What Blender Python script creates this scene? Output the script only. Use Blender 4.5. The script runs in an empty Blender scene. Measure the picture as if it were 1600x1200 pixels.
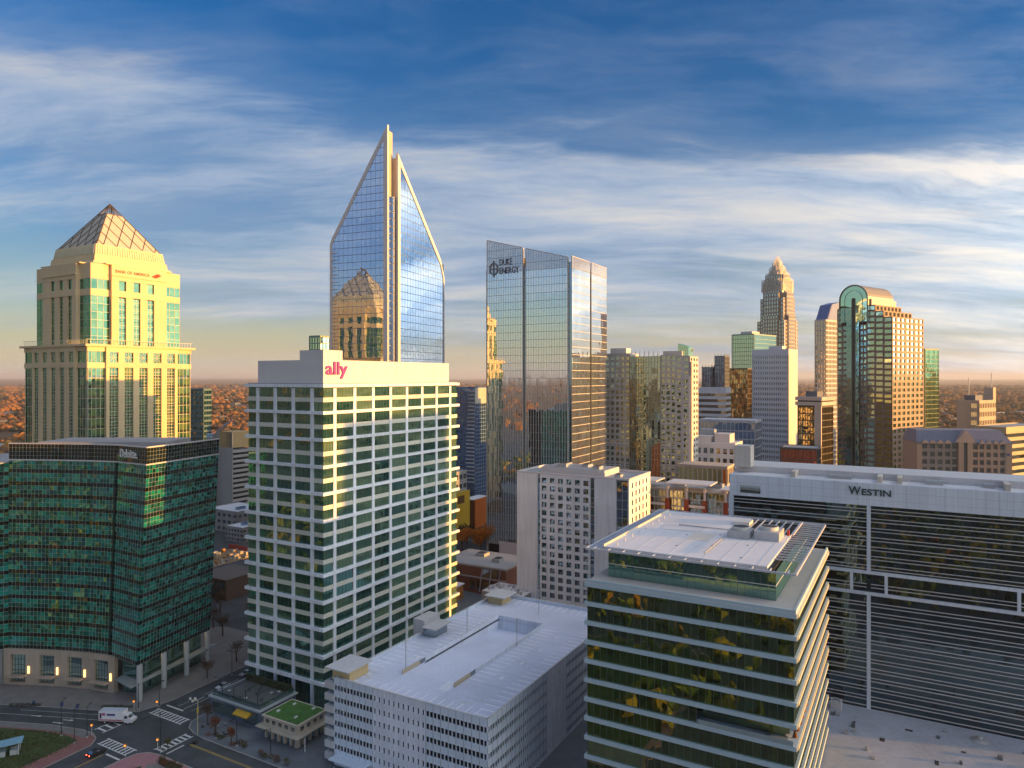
import bpy, math, random
from mathutils import Vector, Matrix
random.seed(7)
scene = bpy.context.scene
COL = scene.collection
R = math.radians

# ------------------------------------------------------------------ camera
cd = bpy.data.cameras.new('camera')
cam = bpy.data.objects.new('camera', cd)
COL.objects.link(cam)
scene.camera = cam
cam.location = (0, 0, 100)
cam.rotation_euler = (R(90), 0, 0)
cd.sensor_width = 36
cd.lens = 24.98
cd.shift_y = -10 / 1600
cd.clip_start = 1
cd.clip_end = 120000

# ------------------------------------------------------------------ light
SUN_AZ = -13.0      # degrees from +X, counter-clockwise
SUN_EL = 3.2
SKY_STRENGTH = 0.15
EXPOSURE = 2.0
scene.view_settings.view_transform = 'Standard'
scene.view_settings.look = 'None'
scene.view_settings.exposure = EXPOSURE
scene.view_settings.gamma = 1.0
scene.view_settings.use_curve_mapping = False

sl = bpy.data.lights.new('sun', 'SUN')
sl.energy = 2.6
sl.angle = R(0.5)
sl.color = (1.0, 0.46, 0.07)
sun = bpy.data.objects.new('sun', sl)
COL.objects.link(sun)
sd = Vector((math.cos(R(SUN_AZ)) * math.cos(R(SUN_EL)), math.sin(R(SUN_AZ)) * math.cos(R(SUN_EL)), math.sin(R(SUN_EL))))
sun.rotation_euler = sd.to_track_quat('Z', 'Y').to_euler()
sun.location = (300, -60, 200)

world = bpy.data.worlds.new('World')
scene.world = world
world.use_nodes = True
wt = world.node_tree
for n in list(wt.nodes):
    wt.nodes.remove(n)


class NT:
    """small helper round a node tree"""
    def __init__(s, tree):
        s.t = tree

    def n(s, typ, **kw):
        nd = s.t.nodes.new(typ)
        for k, v in kw.items():
            if k.startswith('i_'):
                key = k[2:]
                key = int(key) if key.isdigit() else key.replace('_', ' ')
                s.set(nd, key, v)
            else:
                setattr(nd, k, v)
        return nd

    def set(s, nd, key, v):
        if hasattr(v, 'is_output') or hasattr(v, 'links'):
            s.t.links.new(v, nd.inputs[key])
        else:
            nd.inputs[key].default_value = v

    def math(s, op, a, b=None, clamp=False):
        nd = s.t.nodes.new('ShaderNodeMath')
        nd.operation = op
        nd.use_clamp = clamp
        s.set(nd, 0, a)
        if b is not None:
            s.set(nd, 1, b)
        return nd.outputs[0]

    def vmath(s, op, a, b=None):
        nd = s.t.nodes.new('ShaderNodeVectorMath')
        nd.operation = op
        s.set(nd, 0, a)
        if b is not None:
            s.set(nd, 1, b)
        return nd.outputs[0]

    def mix(s, fac, a, b, typ='MIX'):
        nd = s.t.nodes.new('ShaderNodeMix')
        nd.data_type = 'RGBA'
        nd.blend_type = typ
        s.set(nd, 0, fac)
        s.set(nd, 6, a)
        s.set(nd, 7, b)
        return nd.outputs[2]

    def ramp(s, fac, stops, interp='LINEAR'):
        nd = s.t.nodes.new('ShaderNodeValToRGB')
        cr = nd.color_ramp
        cr.interpolation = interp
        while len(cr.elements) > 1:
            cr.elements.remove(cr.elements[-1])
        cr.elements[0].position = stops[0][0]
        cr.elements[0].color = c4(stops[0][1])
        for p, c in stops[1:]:
            e = cr.elements.new(p)
            e.color = c4(c)
        s.t.links.new(fac, nd.inputs[0])
        return nd.outputs[0]


def c4(c):
    if isinstance(c, (int, float)):
        return (c, c, c, 1)
    return (c[0], c[1], c[2], 1)


W = NT(wt)
sky = W.n('ShaderNodeTexSky', sky_type='NISHITA')
sky.sun_disc = False
sky.sun_elevation = R(SUN_EL)
sky.sun_rotation = R(90 - SUN_AZ)
sky.altitude = 200
sky.air_density = 1.0
sky.dust_density = 0.6
sky.ozone_density = 3.0
tc = W.n('ShaderNodeTexCoord')
sep = W.n('ShaderNodeSeparateXYZ', i_0=tc.outputs['Generated'])
zz = W.math('MAXIMUM', sep.outputs[2], 0.0)
hs = W.n('ShaderNodeHueSaturation', i_Hue=0.512, i_Saturation=1.5, i_Value=0.52, i_Color=sky.outputs[0])
# low haze: a pale warm belt along the horizon
hz = W.math('POWER', 2.718, W.math('MULTIPLY', zz, -8.5))
SKYCOL = W.mix(W.math('MULTIPLY', hz, 0.95), hs.outputs[0], (1.16, 0.98, 0.80, 1))
# cirrus sheet: the view direction met with a flat layer overhead
den = W.math('ADD', zz, 0.16)
px = W.math('DIVIDE', sep.outputs[0], den)
py = W.math('DIVIDE', sep.outputs[1], den)
pv = W.n('ShaderNodeCombineXYZ', i_0=px, i_1=py, i_2=0.0)
warp = W.n('ShaderNodeTexNoise', i_Vector=pv.outputs[0], i_Scale=0.7, i_Detail=4.0)
wv = W.vmath('MULTIPLY', W.vmath('SUBTRACT', warp.outputs['Color'], (0.5, 0.5, 0.5)), (0.6, 0.6, 0))
pw = W.vmath('ADD', pv.outputs[0], wv)
mp = W.n('ShaderNodeMapping', i_Vector=pw, i_Rotation=(0, 0, R(-16)), i_Scale=(0.42, 0.85, 1.0), i_Location=(2.3, 0.7, 0))
n1 = W.n('ShaderNodeTexNoise', i_Vector=mp.outputs[0], i_Scale=1.2, i_Detail=14.0, i_Roughness=0.66)
mp2 = W.n('ShaderNodeMapping', i_Vector=pw, i_Rotation=(0, 0, R(-20)), i_Scale=(0.42, 1.5, 1.0), i_Location=(0.4, 1.9, 0))
n2 = W.n('ShaderNodeTexNoise', i_Vector=mp2.outputs[0], i_Scale=1.35, i_Detail=14.0, i_Roughness=0.66)
mixn = W.math('ADD', W.math('MULTIPLY', n1.outputs[0], 0.72), W.math('MULTIPLY', n2.outputs[0], 0.28))
# the bank lies lower towards the right
zt = W.math('ADD', zz, W.math('MULTIPLY', sep.outputs[0], 0.085))
cover = W.ramp(zt, [(0.0, 0.46), (0.05, 0.60), (0.12, 0.70), (0.22, 0.73), (0.29, 0.70), (0.34, 0.54), (0.42, 0.45), (0.6, 0.58), (0.8, 0.72), (1.0, 0.74)])  # cover raised again overhead, out of view, to fill the shade
cf = W.math('ADD', mixn, W.math('SUBTRACT', cover, 0.60))
cl = W.ramp(cf, [(0.36, 0.0), (0.48, 0.18), (0.60, 0.76), (0.74, 0.95)], 'LINEAR')
shade = W.ramp(n2.outputs[0], [(0.38, (0.58, 0.86, 1.30)), (0.50, (0.98, 1.20, 1.56)), (0.63, (1.52, 1.54, 1.58))])
# cloud brightens towards the sun, as ice cloud does; raised to fill shade
dt_ = W.n('ShaderNodeVectorMath', operation='DOT_PRODUCT', i_0=tc.outputs['Generated'], i_1=tuple(sd))
ph = W.math('POWER', W.math('MULTIPLY', W.math('ADD', dt_.outputs['Value'], 1.0), 0.5, True), 7.0)
base_g = 0.70
gv = W.n('ShaderNodeCombineXYZ', i_0=W.math('ADD', base_g, W.math('MULTIPLY', ph, 10.0)), i_1=W.math('ADD', base_g, W.math('MULTIPLY', ph, 8.0)), i_2=W.math('ADD', base_g, W.math('MULTIPLY', ph, 5.4)))
lit = W.mix(1.0, shade, gv.outputs[0], 'MULTIPLY')
skyc = W.mix(cl, SKYCOL, lit)
bg = W.n('ShaderNodeBackground', i_Color=skyc, i_Strength=SKY_STRENGTH)
wo = W.n('ShaderNodeOutputWorld', i_Surface=bg.outputs[0])

scene.render.engine = 'CYCLES'
cy = scene.cycles
cy.use_denoising = True
try:
    cy.denoiser = 'OPENIMAGEDENOISE'
    cy.denoising_prefilter = 'ACCURATE'
except Exception:
    pass
cy.caustics_reflective = False
cy.caustics_refractive = False
cy.max_bounces = 6
cy.diffuse_bounces = 3
cy.glossy_bounces = 4
cy.transmission_bounces = 4
cy.sample_clamp_indirect = 6
# ------------------------------------------------------------------ materials
MATS = {}


def new_mat(name):
    m = bpy.data.materials.new(name)
    m.use_nodes = True
    t = m.node_tree
    for n in list(t.nodes):
        t.nodes.remove(n)
    return m, NT(t)


def stone(name, col=(.4, .4, .4), rough=0.85, var=0.12, scale=0.35, streak=0.12, bump=0.15, metal=0.0, pieces=0.06):
    """matt mineral or painted surface: large blotches, fine grain, rain streaks, each piece a little different"""
    if name in MATS:
        return MATS[name]
    m, N = new_mat(name)
    geo = N.n('ShaderNodeNewGeometry')
    obj = N.n('ShaderNodeObjectInfo')
    pos = geo.outputs['Position']
    big = N.n('ShaderNodeTexNoise', i_Vector=pos, i_Scale=scale * 0.35, i_Detail=5.0, i_Roughness=0.6)
    fine = N.n('ShaderNodeTexNoise', i_Vector=pos, i_Scale=scale * 9, i_Detail=3.0)
    mp = N.n('ShaderNodeMapping', i_Vector=pos, i_Scale=(1.3, 1.3, 0.06))
    st = N.n('ShaderNodeTexNoise', i_Vector=mp.outputs[0], i_Scale=1.0, i_Detail=4.0)
    rnd = N.math('ADD', obj.outputs['Random'], geo.outputs['Random Per Island'])
    f = N.math('MULTIPLY', N.math('SUBTRACT', big.outputs[0], 0.5), var * 3.2)
    f = N.math('ADD', f, N.math('MULTIPLY', N.math('SUBTRACT', fine.outputs[0], 0.5), var * 1.2))
    f = N.math('ADD', f, N.math('MULTIPLY', N.math('SUBTRACT', st.outputs[0], 0.5), streak * 2.0))
    f = N.math('ADD', f, N.math('MULTIPLY', N.math('SUBTRACT', N.math('FRACT', rnd), 0.5), pieces * 2))
    f = N.math('ADD', f, 1.0)
    g = N.n('ShaderNodeCombineXYZ', i_0=f, i_1=f, i_2=f)
    c = N.mix(1.0, c4(col), g.outputs[0], 'MULTIPLY')
    bs = N.n('ShaderNodeBsdfPrincipled', i_Base_Color=c, i_Roughness=rough, i_Metallic=metal)
    if bump:
        bp = N.n('ShaderNodeBump', i_Height=fine.outputs[0], i_Strength=bump, i_Distance=0.05)
        N.set(bs, 'Normal', bp.outputs[0])
    N.n('ShaderNodeOutputMaterial', i_Surface=bs.outputs[0])
    MATS[name] = m
    return m


def glass(name, tint=(0.8, 0.9, 0.95), refl=0.5, inner=((0.01, 0.02, 0.025), (0.03, 0.06, 0.07), (0.10, 0.14, 0.13)), cuts=(0.45, 0.8), wob=0.010, wave=0.02, rough=0.015, wscale=0.25):
    """window pane: a mirror-like skin over a dark room; every pane hangs a hair out of true and has its own blinds"""
    if name in MATS:
        return MATS[name]
    m, N = new_mat(name)
    geo = N.n('ShaderNodeNewGeometry')
    obj = N.n('ShaderNodeObjectInfo')
    seed = N.math('ADD', N.math('MULTIPLY', obj.outputs['Random'], 71.3), N.math('MULTIPLY', geo.outputs['Random Per Island'], 37.7))
    wn = N.n('ShaderNodeTexWhiteNoise', noise_dimensions='1D', i_W=seed)
    tilt = N.vmath('MULTIPLY', N.vmath('SUBTRACT', wn.outputs['Color'], (0.5, 0.5, 0.5)), (wob * 2, wob * 2, wob * 2))
    ns = N.n('ShaderNodeTexNoise', i_Vector=geo.outputs['Position'], i_Scale=wscale, i_Detail=1.0)
    wv = N.vmath('MULTIPLY', N.vmath('SUBTRACT', ns.outputs['Color'], (0.5, 0.5, 0.5)), (wave, wave, wave))
    nor = N.vmath('NORMALIZE', N.vmath('ADD', N.vmath('ADD', geo.outputs['Normal'], tilt), wv))
    # rooms: runs of neighbouring panes share a blind colour, so mix pane noise with a wide noise
    rmm = N.n('ShaderNodeMapping', i_Vector=geo.outputs['Position'], i_Scale=(0.07, 0.07, 0.33))
    rm = N.n('ShaderNodeTexNoise', i_Vector=rmm.outputs[0], i_Scale=1.0, i_Detail=3.0, i_Roughness=0.6)
    r = N.math('ADD', N.math('MULTIPLY', wn.outputs['Value'], 0.40), N.math('MULTIPLY', rm.outputs[0], 0.72))
    ic = N.ramp(r, [(0.0, inner[0]), (cuts[0], inner[1]), (cuts[1], inner[2])])
    df = N.n('ShaderNodeBsdfDiffuse', i_Color=ic)
    gl = N.n('ShaderNodeBsdfGlossy', i_Color=c4(tint), i_Roughness=rough, i_Normal=nor)
    lw = N.n('ShaderNodeFresnel', i_IOR=1.5, i_Normal=nor)
    fac = N.math('ADD', refl, N.math('MULTIPLY', lw.outputs[0], 1.0 - refl), True)
    mx = N.n('ShaderNodeMixShader', i_0=fac, i_1=df.outputs[0], i_2=gl.outputs[0])
    N.n('ShaderNodeOutputMaterial', i_Surface=mx.outputs[0])
    MATS[name] = m
    return m


def emit(name, col, strength):
    if name in MATS:
        return MATS[name]
    m, N = new_mat(name)
    e = N.n('ShaderNodeEmission', i_Color=c4(col), i_Strength=strength)
    N.n('ShaderNodeOutputMaterial', i_Surface=e.outputs[0])
    MATS[name] = m
    return m


def leafy(name, cols=((.05, .05, .02), (.1, .1, .04)), rough=0.7, trans=0.25, scale=0.12):
    if name in MATS:
        return MATS[name]
    m, N = new_mat(name)
    geo = N.n('ShaderNodeNewGeometry')
    obj = N.n('ShaderNodeObjectInfo')
    ns = N.n('ShaderNodeTexNoise', i_Vector=geo.outputs['Position'], i_Scale=scale, i_Detail=2.0)
    r = N.math('FRACT', N.math('ADD', N.math('MULTIPLY', geo.outputs['Random Per Island'], 0.9), obj.outputs['Random']))
    r = N.math('ADD', N.math('MULTIPLY', r, 0.5), N.math('ADD', N.math('MULTIPLY', ns.outputs[0], 1.1), -0.3))
    k = len(cols)
    c = N.ramp(r, [(0.12 + 0.76 * i / max(1, k - 1), cols[i]) for i in range(k)])
    fn = N.n('ShaderNodeTexNoise', i_Vector=geo.outputs['Position'], i_Scale=scale * 8, i_Detail=3.0)
    v = N.math('ADD', N.math('MULTIPLY', fn.outputs[0], 0.9), 0.55)
    g = N.n('ShaderNodeCombineXYZ', i_0=v, i_1=v, i_2=v)
    c = N.mix(1.0, c, g.outputs[0], 'MULTIPLY')
    bs = N.n('ShaderNodeBsdfPrincipled', i_Base_Color=c, i_Roughness=rough)
    tr = N.n('ShaderNodeBsdfTranslucent', i_Color=c)
    mx = N.n('ShaderNodeMixShader', i_0=trans, i_1=bs.outputs[0], i_2=tr.outputs[0])
    N.n('ShaderNodeOutputMaterial', i_Surface=mx.outputs[0])
    MATS[name] = m
    return m


# ------------------------------------------------------------------ geometry
class MB:
    """collects boxes, bars and polygons; build() links them as one mesh object"""
    def __init__(s):
        s.v = []
        s.f = []

    def box(s, x0, x1, y0, y1, z0, z1):
        b = len(s.v)
        s.v += [(x0, y0, z0), (x1, y0, z0), (x1, y1, z0), (x0, y1, z0), (x0, y0, z1), (x1, y0, z1), (x1, y1, z1), (x0, y1, z1)]
        for q in ((0, 3, 2, 1), (4, 5, 6, 7), (0, 1, 5, 4), (1, 2, 6, 5), (2, 3, 7, 6), (3, 0, 4, 7)):
            s.f.append(tuple(b + i for i in q))
        return s

    def poly(s, pts):
        b = len(s.v)
        s.v += [tuple(p) for p in pts]
        s.f.append(tuple(range(b, b + len(pts))))
        return s

    def prism(s, pts, z0, z1):
        """vertical prism over a counter-clockwise plan"""
        n = len(pts)
        b = len(s.v)
        s.v += [(p[0], p[1], z0) for p in pts] + [(p[0], p[1], z1) for p in pts]
        s.f.append(tuple(b + n - 1 - i for i in range(n)))
        s.f.append(tuple(b + n + i for i in range(n)))
        for i in range(n):
            j = (i + 1) % n
            s.f.append((b + i, b + j, b + n + j, b + n + i))
        return s

    def loft(s, lo, hi):
        """solid between two equal-length rings of 3-D points (counter-clockwise)"""
        n = len(lo)
        b = len(s.v)
        s.v += [tuple(p) for p in lo] + [tuple(p) for p in hi]
        s.f.append(tuple(b + n - 1 - i for i in range(n)))
        s.f.append(tuple(b + n + i for i in range(n)))
        for i in range(n):
            j = (i + 1) % n
            s.f.append((b + i, b + j, b + n + j, b + n + i))
        return s

    def bar(s, p, q, w, h=None):
        """square bar from p to q"""
        p = Vector(p)
        q = Vector(q)
        d = q - p
        if d.length < 1e-6:
            return s
        d.normalize()
        up = Vector((0, 0, 1)) if abs(d.z) < 0.9 else Vector((1, 0, 0))
        a = d.cross(up).normalized() * (w / 2)
        c = d.cross(a).normalized() * ((h or w) / 2)
        lo = [p + a + c, p - a + c, p - a - c, p + a - c]
        hi = [q + a + c, q - a + c, q - a - c, q + a - c]
        return s.loft(lo, hi)

    def cyl(s, x, y, z0, z1, r0, r1=None, n=10):
        r1 = r0 if r1 is None else r1
        lo = [(x + r0 * math.cos(2 * math.pi * i / n), y + r0 * math.sin(2 * math.pi * i / n), z0) for i in range(n)]
        hi = [(x + r1 * math.cos(2 * math.pi * i / n), y + r1 * math.sin(2 * math.pi * i / n), z1) for i in range(n)]
        return s.loft(lo, hi)

    def mesh(s, name, mat):
        me = bpy.data.meshes.new(name)
        me.from_pydata(s.v, [], s.f)
        me.materials.append(mat)
        return me

    def build(s, name, mat, parent=None, loc=(0, 0, 0), stuff=False):
        o = bpy.data.objects.new(name, s.mesh(name, mat))
        COL.objects.link(o)
        o.location = loc
        if parent is not None:
            o.parent = parent
        if stuff:
            o['kind'] = 'stuff'
        return o


def tag(o, label=None, cat=None, group=None, kind=None):
    if label:
        o['label'] = label
    if cat:
        o['category'] = cat
    if group:
        o['group'] = group
    if kind:
        o['kind'] = kind
    return o


def thing(name, label, cat, loc=(0, 0, 0), rz=0.0, group=None):
    o = bpy.data.objects.new(name, None)
    o.empty_display_size = 0.5
    COL.objects.link(o)
    o.location = loc
    o.rotation_euler = (0, 0, rz)
    return tag(o, label, cat, group)


def copy_tree(o, parent=None):
    c = o.copy()
    COL.objects.link(c)
    c.parent = parent
    for ch in list(o.children):
        copy_tree(ch, c)
    return c


GA = R(60.6)                       # the street grid: local x runs along this heading
CA, SA = math.cos(GA), math.sin(GA)


def G(p, q):
    """street-grid coordinates to world"""
    return (p * CA - q * SA, p * SA + q * CA)


BOXMESH = {}


class B:
    """a building on its own local axes: the corner nearest the camera is the origin.
    face R: y=0 looking -y, face L: x=0 looking -x, face P: y=D looking +y, face Q: x=W looking +x"""
    LIMIT = 300

    def __init__(s, name, label, x, y, w, d, ang=GA, cat='building', z=0, group=None):
        s.o = thing(name, label, cat, (x, y, z), ang, group)
        s.W, s.D = w, d
        s.join = {}
        s.count = {}

    def rect(s, face, s0, s1, d0, d1):
        if face == 'R':
            return (s0, s1, -d1, -d0)
        if face == 'L':
            return (-d1, -d0, s0, s1)
        if face == 'P':
            return (s0, s1, s.D + d0, s.D + d1)
        return (s.W + d0, s.W + d1, s0, s1)

    def mb(s, name, mat):
        return s.join.setdefault((name, mat.name), (MB(), mat))[0]

    def box(s, name, mat, x0, x1, y0, y1, z0, z1, parent=None):
        """one part, a box; alike boxes share their mesh; past the limit they join one mass"""
        k = s.count[name] = s.count.get(name, 0) + 1
        if k > s.LIMIT:
            s.mb('more_' + name + 's', mat).box(x0, x1, y0, y1, z0, z1)
            return None
        key = (round(x1 - x0, 3), round(y1 - y0, 3), round(z1 - z0, 3), mat.name)
        me = BOXMESH.get(key)
        if me is None:
            a, b_, c = (x1 - x0) / 2, (y1 - y0) / 2, (z1 - z0) / 2
            me = BOXMESH[key] = MB().box(-a, a, -b_, b_, -c, c).mesh(name, mat)
        o = bpy.data.objects.new(name, me)
        COL.objects.link(o)
        o.location = ((x0 + x1) / 2, (y0 + y1) / 2, (z0 + z1) / 2)
        o.parent = parent or s.o
        return o

    def f(s, name, mat, face, s0, s1, z0, z1, d0, d1, parent=None):
        r = s.rect(face, s0, s1, d0, d1)
        return s.box(name, mat, r[0], r[1], r[2], r[3], z0, z1, parent)

    def jf(s, name, mat, face, s0, s1, z0, z1, d0, d1):
        r = s.rect(face, s0, s1, d0, d1)
        s.mb(name, mat).box(r[0], r[1], r[2], r[3], z0, z1)

    def jq(s, name, mat, face, s0, s1, z0, z1, d):
        """one pane of a joined glazing"""
        r = s.rect(face, s0, s1, d, d)
        if face == 'R':
            p = [(r[0], r[2], z0), (r[1], r[2], z0), (r[1], r[2], z1), (r[0], r[2], z1)]
        elif face == 'L':
            p = [(r[0], r[3], z0), (r[0], r[2], z0), (r[0], r[2], z1), (r[0], r[3], z1)]
        elif face == 'P':
            p = [(r[1], r[2], z0), (r[0], r[2], z0), (r[0], r[2], z1), (r[1], r[2], z1)]
        else:
            p = [(r[0], r[2], z0), (r[0], r[3], z0), (r[0], r[3], z1), (r[0], r[2], z1)]
        s.mb(name, mat).poly(p)

    def curtain(s, face, s0, s1, z0, z1, nc, nr, gm, fm, d=0.0, mv=0.12, mh=0.12, proud=0.08, gname='glazing', vname='mullions', spandrel=None, sh=0.3):
        """a glazed field: nc x nr panes, a dark spandrel strip on each floor if asked, thin bars between"""
        cw = (s1 - s0) / nc
        rh = (z1 - z0) / nr
        for i in range(nc):
            for j in range(nr):
                za = z0 + j * rh
                if spandrel is not None:
                    s.jq('spandrel_glazing', spandrel, face, s0 + i * cw, s0 + (i + 1) * cw, za, za + rh * sh, d)
                    za += rh * sh
                s.jq(gname, gm, face, s0 + i * cw, s0 + (i + 1) * cw, za, z0 + (j + 1) * rh, d)
        if mv:
            for i in range(nc + 1):
                c = s0 + i * cw
                s.jf(vname, fm, face, c - mv / 2, c + mv / 2, z0, z1, d - 0.05, d + proud)
        if mh:
            for j in range(nr + 1):
                c = z0 + j * rh
                s.jf(vname, fm, face, s0, s1, c - mh / 2, c + mh / 2, d - 0.05, d + proud * 0.8)

    def done(s):
        for (name, _), (mb, mat) in s.join.items():
            mb.build(name, mat, s.o, stuff=True)
        s.join = {}


FONT_CACHE = {}


def lettering(name, body, mat, parent, origin, xdir, height, depth=0.15, width=None, bold=0.0, spacing=1.0):
    """raised letters standing on a wall: origin is the lower left corner, xdir the reading direction in the wall's frame"""
    cu = bpy.data.curves.new(name, 'FONT')
    cu.body = body
    cu.size = 1.0
    cu.extrude = 0.5
    cu.offset = bold
    cu.space_character = spacing
    cu.resolution_u = 3
    tmp = bpy.data.objects.new(name, cu)
    COL.objects.link(tmp)
    dg = bpy.context.evaluated_depsgraph_get()
    me = bpy.data.meshes.new_from_object(tmp.evaluated_get(dg))
    bpy.data.objects.remove(tmp)
    xs = [v.co.x for v in me.vertices]
    ys = [v.co.y for v in me.vertices]
    sx0, sx1, sy0, sy1 = min(xs), max(xs), min(ys), max(ys)
    k = height / (sy1 - sy0)
    kx = k if width is None else width / (sx1 - sx0)
    xd = Vector(xdir).normalized()
    up = Vector((0, 0, 1))
    nrm = xd.cross(up)
    for v in me.vertices:
        x = (v.co.x - sx0) * kx
        y = (v.co.y - sy0) * k
        v.co = xd * x + up * y + nrm * ((v.co.z + 0.5) * depth)
    me.materials.clear()
    me.materials.append(mat)
    o = bpy.data.objects.new(name, me)
    COL.objects.link(o)
    o.location = origin
    o.parent = parent
    return o
# ------------------------------------------------------------------ setting
def ground_material():
    m, N = new_mat('ground_mix')
    geo = N.n('ShaderNodeNewGeometry')
    pos = geo.outputs['Position']
    sp = N.n('ShaderNodeSeparateXYZ', i_0=pos)
    r = N.vmath('LENGTH', pos)
    ln = N.n('ShaderNodeVectorMath', operation='LENGTH', i_0=pos)
    nz = N.n('ShaderNodeTexNoise', i_Vector=pos, i_Scale=0.012, i_Detail=8.0, i_Roughness=0.65)
    nf = N.n('ShaderNodeTexNoise', i_Vector=pos, i_Scale=0.0022, i_Detail=9.0, i_Roughness=0.7)
    city = N.ramp(nz.outputs[0], [(0.3, (0.05, 0.05, 0.052)), (0.5, (0.075, 0.072, 0.068)), (0.62, (0.11, 0.10, 0.085)), (0.72, (0.05, 0.06, 0.025))])
    wood = N.ramp(nf.outputs[0], [(0.3, (0.07, 0.07, 0.03)), (0.45, (0.17, 0.085, 0.03)), (0.55, (0.24, 0.105, 0.028)), (0.66, (0.15, 0.10, 0.05)), (0.75, (0.2, 0.17, 0.14))])
    k = N.math('MULTIPLY', N.math('SUBTRACT', ln.outputs['Value'], 700.0), 1 / 500.0, True)
    c = N.mix(k, city, wood)
    bs = N.n('ShaderNodeBsdfPrincipled', i_Base_Color=c, i_Roughness=0.95)
    N.n('ShaderNodeOutputMaterial', i_Surface=bs.outputs[0])
    return m


gm = MB()
rings = [0, 300, 700, 1500, 3000, 6000, 12000, 24000, 48000]
NS = 48
gm.v.append((0, 0, 0))
for r in rings[1:]:
    for i in range(NS):
        t = 2 * math.pi * i / NS
        h = 0 if r < 5000 else random.uniform(0, 1) * (r / 48000.0) * 70
        gm.v.append((r * math.cos(t), r * math.sin(t), h))
for i in range(NS):
    gm.f.append((0, 1 + i, 1 + (i + 1) % NS))
for k in range(len(rings) - 2):
    a = 1 + k * NS
    for i in range(NS):
        j = (i + 1) % NS
        gm.f.append((a + i, a + NS + i, a + NS + j, a + j))
tag(gm.build('ground', ground_material()), kind='structure')

asphalt = stone('asphalt', (0.055, 0.062, 0.07), 0.85, 0.55, 0.35, 0.0, 0.3)
paving = stone('paving', (0.20, 0.19, 0.18), 0.9, 0.2, 0.8, 0.0, 0.2)
greypave = stone('grey_paving', (0.13, 0.15, 0.17), 0.85, 0.25, 0.8, 0.0, 0.2)
kerbm = stone('kerb_stone', (0.30, 0.29, 0.27), 0.9, 0.2, 0.8, 0.0, 0.2)
redbrick_pave = stone('brick_paving', (0.24, 0.11, 0.10), 0.9, 0.25, 1.2, 0.0, 0.2)
paint_w = stone('road_paint_white', (0.62, 0.62, 0.60), 0.7, 0.25, 1.5, 0.0, 0.0)
paint_y = stone('road_paint_yellow', (0.55, 0.38, 0.06), 0.7, 0.25, 1.5, 0.0, 0.0)
lawnm = stone('lawn', (0.045, 0.07, 0.02), 0.95, 0.6, 0.5, 0.0, 0.4)

road = MB().poly([(-420, 60, 0.008), (260, 60, 0.008), (260, 420, 0.008), (-420, 420, 0.008)]).build('road', asphalt)
tag(road, kind='structure')


def ccw(pts):
    a = sum(pts[i][0] * pts[(i + 1) % len(pts)][1] - pts[(i + 1) % len(pts)][0] * pts[i][1] for i in range(len(pts)))
    return pts if a > 0 else pts[::-1]


def slab(name, mat, pts, z0, z1, parent=None):
    return MB().prism(ccw(pts), z0, z1).build(name, mat, parent)


def inset_line(pts, d):
    """the same open line moved sideways by d (left of travel)"""
    out = []
    for i, p in enumerate(pts):
        a = Vector(pts[max(0, i - 1)])
        b = Vector(pts[min(len(pts) - 1, i + 1)])
        t = (b - a).normalized()
        out.append((p[0] - t.y * d, p[1] + t.x * d))
    return out


def kerb(parent, line, d=0.35):
    other = inset_line(line, d)
    for i in range(len(line) - 1):
        slab('kerb_stone', kerbm, [line[i], line[i + 1], other[i + 1], other[i]], 0.009, 0.155, parent)


# north-west block under the teal glass building
nw_line = [G(192, 201.3), G(165, 200.8), G(140, 199.4), G(134, 200.4), (-111.5, 212.2), (-122.6, 212.9), (-140, 215.2), (-156, 217), (-230, 224)]
nw = slab('pavement', paving, nw_line + [(-260, 262), G(192, 240)], 0.0, 0.14)
tag(nw, kind='structure')
kerb(nw, nw_line, -0.35)
# block under the tower, garage and the buildings beside it
ne_line = [G(129.2, -60), G(129.2, 60), G(129.2, 171), G(129.9, 176), G(131.3, 180), G(134, 182.6), G(138, 183.4), G(158, 185.0), G(300, 186)]
ne = slab('pavement', greypave, ne_line + [G(420, 186), G(420, -60)], 0.0, 0.14)
tag(ne, kind='structure')
kerb(ne, ne_line, -0.35)
# park block
sw_line = [(-230, 212), (-170, 208.6), (-149, 206.7), (-132.8, 204.6), (-122, 201.8), (-117.5, 199.6), (-115.2, 197), (-114.6, 195), G(112, 194.2), G(100, 193.6), G(30, 193)]
sw = slab('pavement', redbrick_pave, sw_line + [(-230, 100)], 0.0, 0.14)
tag(sw, kind='structure')
kerb(sw, sw_line, -0.35)
walk_in = inset_line(sw_line[:6], -3.0)
tag(slab('path', paving, sw_line[1:6] + walk_in[1:6][::-1], 0.14, 0.152), kind='structure')
lawn_pts = [(-230, 207), (-170, 204.8), (-149, 203.0), (-133.5, 200.9), (-124, 198.2), (-119.6, 195.6), G(108, 199.5), G(100, 199.0), G(30, 198.5), (-230, 110)]
tag(slab('lawn', lawnm, lawn_pts, 0.14, 0.19), kind='structure')
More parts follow.
